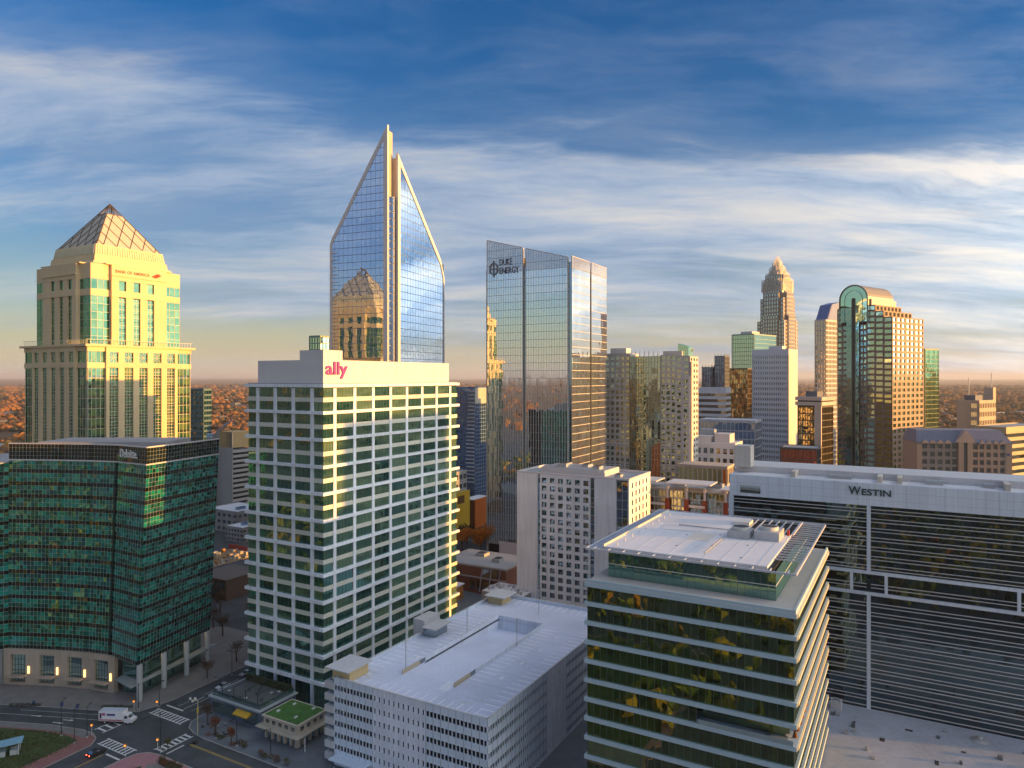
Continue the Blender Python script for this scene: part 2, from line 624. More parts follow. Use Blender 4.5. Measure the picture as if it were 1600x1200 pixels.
# island block bottom of the frame
se_line = [G(30, 180.3), G(112, 180.3), G(115.6, 179.6), G(117.6, 177.4), G(118.3, 174), G(118.3, 60)]
se = slab('pavement', stone('pale_brick_paving', (0.34, 0.17, 0.18), 0.9, 0.2, 1.2, 0.0, 0.2), se_line + [G(30, 60)], 0.0, 0.14)
tag(se, kind='structure')
kerb(se, se_line, -0.35)
tag(slab('path', paving, [G(113.6, 172), G(116.5, 168), G(116.5, 60), G(107, 60), G(107, 168)], 0.14, 0.152), kind='structure')
tag(slab('lawn', lawnm, [G(109, 174.5), G(112.5, 172.5), G(106, 168.2), G(106, 62), G(32, 62), G(32, 176), G(100, 176)], 0.14, 0.19), kind='structure')
planter_bed = slab('planting_bed', stone('mulch', (0.05, 0.035, 0.02), 0.95, 0.4, 1.0, 0, 0.3), [G(117.4, 172.2), G(117.4, 163), G(114.6, 163), G(115.2, 170)], 0.153, 0.30)
tag(planter_bed, kind='structure')


def stripe(p0, p1, q0, q1, mat=paint_w, name='crosswalk_stripe', parent=None):
    a = [G(p0, q0), G(p1, q0), G(p1, q1), G(p0, q1)]
    return MB().poly([(x, y, 0.016) for x, y in ccw(a)]).build(name, mat, parent or road)


def crosswalk_q(pa, pb, q0, q1, n):
    """crossing whose two long lines run along q"""
    stripe(pa - 0.15, pa + 0.15, q0, q1)
    stripe(pb - 0.15, pb + 0.15, q0, q1)
    for i in range(n):
        q = q0 + (i + 0.5) * (q1 - q0) / n
        stripe(pa + 0.15, pb - 0.15, q - 0.3, q + 0.3)


def crosswalk_p(qa, qb, p0, p1, n):
    stripe(p0, p1, qa - 0.15, qa + 0.15)
    stripe(p0, p1, qb - 0.15, qb + 0.15)
    for i in range(n):
        p = p0 + (i + 0.5) * (p1 - p0) / n
        stripe(p - 0.3, p + 0.3, qa + 0.15, qb - 0.15)


crosswalk_q(113.6, 116.6, 181.2, 194.2, 9)
crosswalk_q(131.6, 134.6, 183.8, 198.6, 10)
crosswalk_p(174.7, 177.6, 119.0, 129.0, 7)
crosswalk_p(198.6, 202.4, 117.6, 128.0, 5)
stripe(137.0, 137.6, 190.6, 198.4, name='stop_line')
stripe(111.2, 111.8, 180.8, 186.6, name='stop_line')
stripe(119.4, 124.6, 172.4, 172.9, name='stop_line')
for q0, q1 in ((60, 171.5),):
    stripe(125.4, 125.55, q0, q1, paint_y, 'centre_line')
    stripe(125.85, 126.0, q0, q1, paint_y, 'centre_line')
for q in (188.4, 194.6):
    for k in range(14):
        stripe(138.5 + k * 9, 142.5 + k * 9, q - 0.07, q + 0.07, name='lane_line')
stripe(138, 300, 191.4, 191.6, name='lane_line')
stripe(60, 111, 186.8, 187.0, paint_y, 'centre_line')


rp_ = random.Random(17)
for k_ in range(16):
    p_, q_ = (rp_.uniform(119, 130), rp_.uniform(150, 215)) if k_ % 2 else (rp_.uniform(96, 170), rp_.uniform(184, 197))
    w_, d_ = rp_.uniform(.8, 4), rp_.uniform(.6, 1.6)
    MB().poly([(x, y, 0.012) for x, y in ccw([G(p_, q_), G(p_ + w_, q_), G(p_ + w_, q_ + d_), G(p_, q_ + d_)])]).build('asphalt_patch', stone('asphalt_patch', (.03, .033, .037), .9, .3, .6, 0, .2), road)


def road_line(pts, w, mat, name):
    o = inset_line(pts, w)
    for i in range(len(pts) - 1):
        MB().poly([(x, y, 0.016) for x, y in ccw([pts[i], pts[i + 1], o[i + 1], o[i]])]).build(name, mat, road)


mid = [(-121, 207.6), (-134, 209.4), (-148, 211.2), (-170, 213.6), (-230, 218)]
road_line(mid, 0.16, paint_w, 'lane_line')
road_line([(-121, 210.6), (-134, 212.2), (-148, 214.0)], 0.12, paint_w, 'lane_line')


def arrow(x, y, ang):
    """turn arrow painted in the lane"""
    m = MB()
    c, s_ = math.cos(ang), math.sin(ang)
    def T(a, b):
        return (x + a * c - b * s_, y + a * s_ + b * c, 0.02)
    m.poly([T(-1.8, -0.16), T(0.6, -0.16), T(0.6, 0.16), T(-1.8, 0.16)])
    m.poly([T(0.6, -0.55), T(1.8, 0), T(0.6, 0.55)])
    m.build('lane_arrow', paint_w, road)


arrow(-140.5, 210.0, R(-8)); arrow(-129.5, 207.4, R(-8)); arrow(-131.5, 205.8, R(-12)); arrow(-97.3, 221, R(240)); arrow(-93.8, 228, R(60))
# ------------------------------------------------------------------ near buildings
dark_core = stone('dark_interior', (0.012, 0.014, 0.016), 0.9, 0.1, 0.3, 0, 0)
white_paint = stone('white_parapet', (0.62, 0.58, 0.57), 0.7, 0.05, 0.2, 0.05, 0.03)
alloy = stone('alloy_frame', (0.52, 0.54, 0.56), 0.45, 0.05, 0.5, 0.03, 0, 0.3)
whitebar = stone('white_mullion', (0.62, 0.62, 0.58), 0.5, 0.05, 0.5, 0.03, 0)
roof_grey = stone('roof_membrane_grey', (0.33, 0.33, 0.34), 0.9, 0.22, 0.15, 0.0, 0.1)
roof_white = stone('roof_membrane_white', (0.70, 0.68, 0.69), 0.9, 0.15, 0.15, 0.0, 0.1)
metal_grey = stone('plant_metal', (0.42, 0.43, 0.44), 0.5, 0.15, 0.5, 0.1, 0, 0.3)


def rooftop_plant(b, spots, z, mat=None, name='air_handler'):
    for (x, y, w, d, h) in spots:
        o = b.box(name, mat or metal_grey, x, x + w, y, y + d, z, z + h)
        MB().box(-w * .36, w * .36, -d * .36, d * .36, h / 2, h / 2 + 0.25).build('fan_deck', stone('fan_black', (0.05, 0.05, 0.055), 0.6), o)


# ---- slab-and-pier office tower with the white rooftop box
def ally_tower():
    b = B('office_tower', 'pale slab-banded office tower with white rooftop box and magenta sign', -56.7, 213.5, 72, 33)
    pier = stone('pale_precast', (0.74, 0.76, 0.79), 0.8, 0.12, 0.3, 0.24, 0.08)
    span = stone('cream_spandrel', (0.60, 0.59, 0.50), 0.75, 0.08, 0.3, 0.1, 0.05)
    gl = glass('ally_glass', (0.42, 0.82, 0.70), 0.26, ((0.003, 0.018, 0.018), (0.006, 0.045, 0.04), (0.13, 0.20, 0.12)), (0.48, 0.78), 0.006, 0.012)
    Wd, D, M, T = 72.0, 33.0, 8.155, 98.0
    b.box('core', dark_core, 1.2, Wd - 1.2, 1.2, D - 1.2, 0, 97)
    lp = [4.6, 12.5, 20.4, 28.3]
    rp = [4.8 + 8.9 * k for k in range(8)]
    for k in range(12):
        z = T - M * k
        b.box('floor_slab', pier, -0.7, Wd + 0.7, -0.7, D + 0.7, z - 0.95, z)
        if k < 11:
            zs = z - M + 2.75
            b.box('spandrel', span, -0.02, Wd + 0.02, -0.02, D + 0.02, zs, zs + 1.35)
            rows = [(z - M, zs), (zs + 1.35, z - 0.95)]
        else:
            rows = [(0.3, z - 0.95)]
        for z0, z1 in rows:
            for face, ps, L in (('R', rp, Wd), ('L', lp, D), ('P', rp, Wd), ('Q', lp, D)):
                e = [0.25] + ps + [L - 0.25]
                for i in range(len(e) - 1):
                    s0, s1 = e[i] + (0.0 if i == 0 else 0.6), e[i + 1] - (0.0 if i == len(e) - 2 else 0.6)
                    if face in 'RL':
                        b.f('window', gl, face, s0, s1, z0, z1, -0.3, -0.16)
                        n = max(1, round((s1 - s0) / 1.5))
                        for q in range(1, n):
                            c = s0 + (s1 - s0) * q / n
                            b.jf('window_bars', stone('bronze_bar', (0.05, 0.09, 0.08), 0.5), face, c - 0.05, c + 0.05, z0, z1, -0.18, -0.1)
                    else:
                        b.jq('rear_glazing', gl, face, s0, s1, z0, z1, -0.32)
    for face, ps in (('R', rp), ('L', lp), ('P', rp), ('Q', lp)):
        for c in ps:
            b.f('pier', pier, face, c - 0.62, c + 0.62, 0, T - 1.2, -0.6, 0.16)
    # rooftop
    b.box('roof', roof_grey, 0, Wd, 0, D, T + 0.002, T + 0.3)
    par = b.box('parapet', white_paint, 0.5, Wd - 5, 0.5, D - 4.2, T + 0.3, T + 7.4)
    b.box('penthouse', white_paint, 0.7, 9.0, 0.7, 10.5, T + 7.402, T + 10.4)
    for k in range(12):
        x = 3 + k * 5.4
        b.jf('panel_joints', stone('panel_joint', (0.40, 0.38, 0.36), 0.8), 'R', x, x + 0.04, T + 0.4, T + 7.3, -0.5, -0.47)  # joint lines carry the joints' shade in a darker colour
    mag = stone('magenta_sign', (0.30, 0.02, 0.22), 0.4, 0.03, 0.5, 0, 0)
    lettering('sign_lettering', 'ally', mag, b.o, (1.3, 0.49, T + 1.6), (1, 0, 0), 5.3, 0.35, 9.6, 0.018)
    b.done()


ally_tower()


# ---- open-deck parking garage
def garage():
    X, Y = -5.5, 160.8
    b = B('parking_garage', 'pale grey multi-storey parking garage with open roof deck', X, Y, 83, 46.5)
    wall = stone('garage_precast', (0.70, 0.74, 0.82), 0.85, 0.14, 0.25, 0.28, 0.1)
    pan = stone('garage_panel', (0.62, 0.70, 0.80), 0.55, 0.08, 0.4, 0.12, 0.03)
    deck = stone('deck_concrete', (0.62, 0.66, 0.80), 0.9, 0.20, 0.12, 0.0, 0.12)
    post = stone('galvanised_post', (0.32, 0.35, 0.38), 0.5, 0.08, 0.5, 0, 0, 0.5)
    pole = stone('lamp_pole_grey', (0.45, 0.45, 0.46), 0.5)
    W_, D_, T = 83.0, 46.5, 21.6
    hx0, hx1, hy0, hy1 = 14.0, 62.0, 17.4, 33.5
    for i, (x0, x1, y0, y1) in enumerate(((0.4, W_ - 0.4, 0.4, hy0), (0.4, W_ - 0.4, hy1, D_ - 0.4), (0.4, hx0, hy0, hy1), (hx1, W_ - 0.4, hy0, hy1))):
        b.box('roof_deck', deck, x0, x1, y0, y1, T - 0.5, T)
    MB().loft([(hx0, hy0, T - .5), (hx1, hy0, T - 3.8), (hx1, hy1, T - 3.8), (hx0, hy1, T - .5)], [(hx0, hy0, T), (hx1, hy0, T - 3.3), (hx1, hy1, T - 3.3), (hx0, hy1, T)]).build('ramp', deck, b.o)
    for x, y0, y1 in ((hx1, hy0, hy1),):
        b.box('ramp_wall', wall, x, x + 0.3, y0, y1, T - 3.3, T + 1.1)
    for y, n in ((hy0 - 0.3, 0), (hy1, 1)):
        b.box('ramp_wall', wall, hx0 + 8, hx1, y, y + 0.3, T - 3.2, T + 1.1)
        b.box('ramp_kerb_wall', stone('warm_block_wall', (0.5, 0.42, 0.30), 0.8), hx0 - 2, hx0 + 5.5, y, y + 0.3, T + 0.002, T + 1.1)
        for k in range(8):
            xx = hx0 + 5.8 + k * 0.28
            b.jf('balusters', post, 'R', xx, xx + 0.12, T, T + 1.1, -y - 0.25, -y - 0.05)
    for k in range(7):
        z = T - 0.5 - 3.05 * (k + 1)
        if z > 0.5:
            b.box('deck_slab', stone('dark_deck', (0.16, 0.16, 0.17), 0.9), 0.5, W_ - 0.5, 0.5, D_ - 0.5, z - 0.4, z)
    b.box('core_wall', dark_core, 30, 55, 18, 32, 0.2, T - 4.0)
    # facades: parapet, then an opening and a panel on each level
    top = 22.6
    lv = [top - 1.9 - 3.05 * k for k in range(7)]          # opening heads
    secs = [('L', 0.0, 17.3, 'p'), ('L', 17.3, 33.7, 'w'), ('L', 33.7, D_, 'p'),
            ('R', 0.0, 30, 'p'), ('R', 30, 42, 'w'), ('R', 42, W_, 'p'), ('P', 0, W_, 'p'), ('Q', 0, D_, 'p')]
    for face, s0, s1, kind in secs:
        m = wall if kind == 'w' else pan
        b.f('parapet_panel', m, face, s0 + 0.02, s1 - 0.02, lv[0], top, -0.35, 0.0)
        for k in range(7):
            zt = lv[k] - 1.35
            zb = lv[k + 1] if k < 6 else max(0.1, zt - 1.7)
            if zt - 0.2 > zb:
                b.f('facade_panel', m, face, s0 + 0.02, s1 - 0.02, max(zb, 0.1), zt, -0.3, 0.0)
            if zt < 0.2:
                continue
            if kind == 'p':
                n = round((s1 - s0) / 1.1)
                for i in range(n + 1):
                    c = s0 + (s1 - s0) * i / n
                    b.jf('facade_posts', pan, face, c - 0.10, c + 0.10, zt, lv[k], -0.25, 0.03)
            else:
                n = 11
                for i in range(n + 1):
                    c = s0 + (s1 - s0) * i / n
                    a = max(s0 + .02, c - 0.5)
                    e = min(s1 - .02, c + 0.5)
                    b.f('wall_pier', m, face, a, e, zt, lv[k], -0.3, 0.0)
        if kind == 'p':
            n = round((s1 - s0) / 2.2)
            for i in range(n + 1):
                c = s0 + (s1 - s0) * i / n
                b.jf('panel_seams', post, face, c - 0.04, c + 0.04, 1.0, top - 0.1, -0.02, 0.035)
        b.f('coping', stone('coping_pale', (0.55, 0.55, 0.56), 0.8), face, s0, s1, top, top + 0.12, -0.42, 0.06)
    # tyre-darkened lanes, drains and patches
    for k in range(9):
        b.box('deck_joint', stone('deck_joint', (.34, .36, .42), .9), 9 + k * 8.4, 9.12 + k * 8.4, .5, 12.0, T + .001, T + .008)
        b.box('deck_joint', stone('deck_joint'), 9 + k * 8.4, 9.12 + k * 8.4, 38.6, D_ - .5, T + .001, T + .008)
    # painted stalls
    def line(x0, x1, y0, y1, m=paint_w):
        b.mb('stall_lines', stone('stall_paint', (.95, .95, .93), .6, .05, 1, 0, 0)).poly([(x0 - .05, y0 - .05, T + 0.006), (x1 + .05, y0 - .05, T + 0.006), (x1 + .05, y1 + .05, T + 0.006), (x0 - .05, y1 + .05, T + 0.006)])
    for k in range(30):
        x = 3 + k * 2.6
        line(x, x + 0.11, 0.8, 5.6)
        line(x, x + 0.11, D_ - 5.6, D_ - 0.8)
        if hx0 + 2 < x < hx1:
            line(x, x + 0.11, hy0 - 5.4, hy0 - 0.5)
            line(x, x + 0.11, hy1 + 0.5, hy1 + 5.4)
    for k in range(14):
        line(0.9, 5.6, 5 + k * 2.6, 5.11 + k * 2.6)
        line(W_ - 5.6, W_ - 0.9, 5 + k * 2.6, 5.11 + k * 2.6)
    for k in range(9):
        line(9.5 + k * 0.6, 9.6 + k * 0.6, 17.8, 20.4)
    for k in range(4):
        line(22 + k * 11, 23.6 + k * 11, 9.5, 9.75)
        line(22 + k * 11, 23.6 + k * 11, 36.8, 37.05)
    for (cx, cy_, r0, a0) in ((10.5, 12.0, 4.5, 180), (10.5, 39, 4.5, 90)):
        for i in range(8):
            t0, t1 = R(a0 + i * 11), R(a0 + (i + 1) * 11)
            b.mb('turn_line', paint_y).poly([(cx + r * math.cos(t), cy_ + r * math.sin(t), T + 0.006) for r, t in ((r0, t0), (r0 + .13, t0), (r0 + .13, t1), (r0, t1))])
    # stair tower on the street corner, with its stack of balcony boxes
    st = stone('stair_tower_pale', (0.52, 0.52, 0.53), 0.8, 0.08, 0.3, 0.15, 0.05)
    warm = stone('stair_house_buff', (0.55, 0.42, 0.22), 0.8)
    b.box('stair_tower', st, 2.6, 3.4, D_ + 0.3, D_ + 1.1, 0, T + 3.2)
    b.box('stair_shaft', glass('stair_glass', (0.8, 0.9, 0.95), 0.3), 0.8, 6.0, D_ + 0.1, D_ + 2.4, 0, T - 0.2)
    for k in range(7):
        b.box('stair_balcony', st, -0.4, 2.5, D_ + 0.1, D_ + 2.9, 1.2 + 3.05 * k, 2.9 + 3.05 * k)
    b.box('stair_house', warm, 1.2, 8.4, D_ - 4.2, D_ + 1.6, T + 0.01, T + 2.9)
    b.box('stair_house_roof', st, -0.4, 9.4, D_ - 5.0, D_ + 2.9, T + 2.92, T + 3.25)
    b.box('lift_house', st, 38, 46, D_ - 0.8, D_ + 3.4, 0.2, T + 4.4)
    b.box('lift_lobby', glass('stair_glass'), 37.4, 44, D_ - 5.0, D_ - 0.9, T + 0.01, T + 2.6)
    b.box('lift_canopy', st, 36.4, 45.2, D_ - 6.0, D_ - 0.85, T + 2.62, T + 2.95)
    b.box('stair_house', warm, W_ - 9, W_ - 3, D_ - 7.2, D_ - 1.5, T + 0.01, T + 2.7)
    b.box('stair_house_roof', st, W_ - 10.5, W_ - 1.6, D_ - 9.0, D_ - 0.9, T + 2.72, T + 3.05)
    for (x, y) in ((14.0, hy1 + 0.6), (44.0, hy1 + 0.6), (44, hy0 - .6), (72, 24)):
        o = b.box('lamp_pole', pole, x, x + 0.18, y, y + 0.18, T, T + 8.0)
        MB().box(-0.7, 0.7, -0.16, 0.16, 4.0, 4.14).build('lamp_head', pole, o)
    # drive-in bay under the street front
    b.box('entrance_canopy', pan, -3.2, -0.01, 34.5, 45.5, 2.9, 3.2)
    for y in (36, 40, 44):
        b.box('barrier_post', whitebar, -2.6, -2.4, y, y + 0.2, 0.14, 1.2)
    b.done()


garage()


# ---- terraced green-glass office block with roof canopy
def terrace_block():
    b = B('glass_office_block', 'green glass office block with pale floor bands and flat roof canopy', 53.9, 135, 58, 43.3)
    band = stone('pale_green_band', (0.46, 0.57, 0.62), 0.6, 0.05, 0.3, 0.06, 0.02)
    gl = glass('terrace_glass', (0.56, 0.80, 0.50), 0.30, ((0.001, 0.003, 0.002), (0.003, 0.008, 0.006), (0.03, 0.05, 0.02)), (0.6, 0.9), 0.008, 0.06)
    gl2 = glass('penthouse_glass', (0.5, 0.85, 0.75), 0.34, ((0.006, 0.03, 0.03), (0.02, 0.06, 0.055), (0.06, 0.09, 0.05)), (0.5, 0.9), 0.005, 0.02)
    bar = stone('slim_bar', (0.10, 0.13, 0.12), 0.4)
    fl = 4.2
    T = 55.0
    W_, D_ = 58.0, 43.3
    ter = stone('terrace_paving', (0.55, 0.50, 0.44), 0.85, 0.1, 0.5, 0, 0.05)
    # the corner facing the camera is cut back to a terrace low down
    cut = 24.0
    for k in range(13):
        z = T - fl * k
        low = k >= 6
        b.box('floor_band', band, -0.25, W_ + 0.25, -0.25, D_ + 0.25, z - 0.85, z)
        if k < 12:
            z0, z1 = z - fl, z - 0.85
            for face, L in (('L', D_), ('R', W_)):
                open_ = (k == 5)
                s_from = 0.3
                if open_ and face == 'L':
                    s_from = 19.0
                if open_ and face == 'R':
                    s_from = 22.0
                n = round((L - s_from) / 1.55)
                for i in range(n):
                    s0 = s_from + (L - s_from - 0.3) * i / n
                    s1 = s_from + (L - s_from - 0.3) * (i + 1) / n
                    if face == 'L':
                        b.f('window_pane', gl, face, s0 + 0.03, s1 - 0.03, z0, z1, -0.42, -0.3)
                    else:
                        b.jq('side_glazing', gl, face, s0, s1, z0, z1, -0.3)
                    b.jf('window_bars', bar, face, s0 - 0.03, s0 + 0.03, z0, z1, -0.38, -0.22)
            for face, L in (('P', W_), ('Q', D_)):
                b.jq('rear_glazing', gl, face, 0.3, L - 0.3, z0, z1, -0.3)
            if k == 5:
                b.box('core', dark_core, 6, W_ - 0.6, 6, D_ - 0.6, z0, z1)
                for i in range(14):
                    b.jq('recess_glazing', gl, 'L', 1.5 + i * 1.25, 2.75 + i * 1.25, z0, z1, -3.2)
                for i in range(14):
                    b.jq('recess_glazing', gl, 'R', 1.5 + i * 1.5, 3.0 + i * 1.5, z0, z1, -5.0)
                b.box('terrace_rail', stone('rail_glass', (0.3, 0.36, 0.36), 0.3), -0.2, -0.12, 0.4, 18.6, z0 + 0.004, z0 + 1.0)
            else:
                b.box('core', dark_core, 0.6, W_ - 0.6, 0.6, D_ - 0.6, z0, z1)
    # cream strips: sunlight on the upper floor bands put into colour
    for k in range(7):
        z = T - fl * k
        b.box('sunlit_strip', stone('cream_band', (0.62, 0.56, 0.44), 0.6, 0.05, 0.3, 0.06), 0.4, W_ - 1.0, -0.5, -0.27, z - 0.7, z - 0.15)
    # roof terrace, penthouse, canopy
    b.box('terrace', ter, -0.1, W_, -0.1, D_, T + 0.003, T + 0.12)
    for face, L in (('L', D_), ('R', W_)):
        b.f('parapet', band, face, 0.0, L, T + 0.12, T + 0.75, -0.3, 0.1)
    px0, px1, py0, py1 = 6.4, 54.5, 4.6, 40.5
    b.box('penthouse_core', dark_core, px0 + .5, px1, py0 + .5, py1, T + .12, T + 6.2)
    n = 24
    for i in range(n):
        s0, s1 = py0 + (py1 - py0) * i / n, py0 + (py1 - py0) * (i + 1) / n
        for z0, z1 in ((T + .15, T + 3.0), (T + 3.15, T + 6.0)):
            b.f('penthouse_pane', gl2, 'L', s0 + .03, s1 - .03, z0, z1, -px0 - .05, -px0)
            b.jf('window_bars', bar, 'L', s0 - .03, s0 + .03, z0, z1, -px0 - .02, -px0 + .05)
    b.f('penthouse_band', whitebar, 'L', py0, py1, T + 3.0, T + 3.15, -px0 - .2, -px0 + .06)
    n = 30
    for i in range(n):
        s0, s1 = px0 + (px1 - px0) * i / n, px0 + (px1 - px0) * (i + 1) / n
        for z0, z1 in ((T + .15, T + 3.0), (T + 3.15, T + 6.0)):
            b.jq('side_glazing', gl2, 'R', s0, s1, z0, z1, -py0)
    b.f('penthouse_band', whitebar, 'R', px0, px1, T + 3.0, T + 3.15, -py0 - .2, -py0 + .06)
    RZ = T + 6.25
    b.box('roof', roof_white, px0 - .8, 38.0, py0 + 1.5, py1 + 1.0, RZ, RZ + .75)
    b.box('roof', roof_white, 38.0, px1, py0 + 14, py1 + 1.0, RZ, RZ + .75)
    # canopy frame all round, with ribs
    frame = stone('canopy_white', (0.60, 0.62, 0.66), 0.45, 0.04, 0.3, 0.04, 0, 0.2)
    cx0, cx1, cy0, cy1 = 2.8, 56.5, 0.2, 44.6
    z0, z1 = RZ + .25, RZ + .65
    b.box('canopy_edge', frame, cx0, cx0 + .3, cy0, cy1, z0, z1)
    b.box('canopy_edge', frame, cx1 - .3, cx1, cy0, cy1, z0, z1)
    b.box('canopy_edge', frame, cx0 + .3, cx1 - .3, cy0, cy0 + .3, z0, z1)
    b.box('canopy_edge', frame, cx0 + .3, cx1 - .3, cy1 - .3, cy1, z0, z1)
    for i in range(13):
        y = cy0 + (cy1 - cy0) * (i + .5) / 13
        b.box('canopy_bracket', frame, cx0 + .3, px0 - .82, y - .12, y + .12, z0 + .05, z1 - .05)
    ribm = stone('canopy_fin', (0.46, 0.52, 0.62), 0.45, 0.04, 0.3, 0.04, 0, 0.2)
    for i in range(44):
        x = cx0 + .8 + (cx1 - cx0 - 1.6) * i / 43
        b.box('canopy_fin', ribm, x - .3, x + .3, py1 + 1.05, cy1 - .32, z0 + .12, z1 - .1)
    for i in range(18):
        x = 14 + (cx1 - 15) * i / 17
        b.box('trellis_beam', frame, x - .12, x + .12, cy0 + .3, py0 + 1.45, z0 + .05, z1 - .05)
    for i in range(7):
        y = py0 + 1.6 + i * 1.75
        b.box('trellis_beam', frame, 38.1, cx1 - .35, y, y + .25, z0 + .05, z1 - .05)
    b.box('trellis_edge', frame, 38.02, px1 + .4, py0 + 1.0, py0 + 1.35, z0 + .42, z1 + .35)
    b.box('roof_kerb', stone('cream_band', (0.62, 0.56, 0.44)), px0 - .8, px1, py1 + .7, py1 + 1.0, RZ + .752, RZ + 1.2)
    seam = stone('roof_seam', (.50, .49, .50), .9)
    for i in range(9):
        b.box('membrane_seam', seam, px0 - .7, 37.9, 8 + i * 3.7, 8.07 + i * 3.7, RZ + .75, RZ + .775)
    b.box('roof_pad', stone('roof_pad_buff', (.66, .58, .50), .9), 22, 30, 22, 27, RZ + .778, RZ + .80)
    b.box('roof_pad', stone('roof_pad_grey', (.60, .60, .62), .9), 30, 37, 26, 36, RZ + .778, RZ + .80)
    b.box('pipe_run', metal_grey, 10, 28, 19.6, 19.8, RZ + .85, RZ + 1.05)
    b.box('pipe_run', metal_grey, 36.2, 36.4, 12, 33, RZ + .85, RZ + 1.05)
    for i in range(9):
        x = 8 + i * 5
        b.mb('roof_vents', whitebar).cyl(x, py1 - 1.5, RZ + .75, RZ + 1.5, .14)
    for (x, y, w, d, h) in ((29, 7.5, 7.5, 5.5, 2.0), (28, 14.0, 6.5, 5.0, 1.6)):
        o = b.box('cooling_unit', metal_grey, x, x + w, y, y + d, RZ + .75, RZ + .75 + h)
        MB().cyl(0, 0, h / 2, h / 2 + .8, 2.0, 2.1, 18).build('fan_cowl', whitebar, o)
        MB().cyl(0, 0, h / 2 + .801, h / 2 + .82, 1.8, 1.8, 18).build('fan', stone('fan_black', (0.05, 0.05, 0.055)), o)
    b.box('roof_hatch', stone('red_beacon', (0.5, 0.06, 0.04), .5), 37.0, 37.5, 6.4, 6.9, RZ + .76, RZ + 2.2)
    b.box('service_box', whitebar, 44, 49, 17, 21, RZ + .76, RZ + 1.6)
    for i in range(7):
        b.jf('roof_drains', stone('fan_black'), 'R', 10 + i * 4, 10.7 + i * 4, RZ + .751, RZ + .765, -(12 + (i * 37 % 22)) - .4, -(12 + (i * 37 % 22)))
    # furniture on the cut-out terrace
    zt = T - fl * 6
    for i in range(6):
        x, y = 2.5 + i * 3.1, 1.6 + (i % 2) * 1.5
        b.mb('parasol_tables', stone('table_pale', (0.6, 0.56, 0.5))).cyl(x, y, zt + .7, zt + .76, .6)
        b.mb('parasol_tables', stone('table_pale')).cyl(x, y, zt + .004, zt + .7, .06)
        b.mb('planter_shrubs', leafy('rust_shrub', ((0.12, 0.03, 0.01), (0.25, 0.08, 0.02), (0.10, 0.09, 0.02)))).cyl(x + 1.4, 0.6, zt + .004, zt + 1.2, .5, .25, 7)
    b.done()


terrace_block()


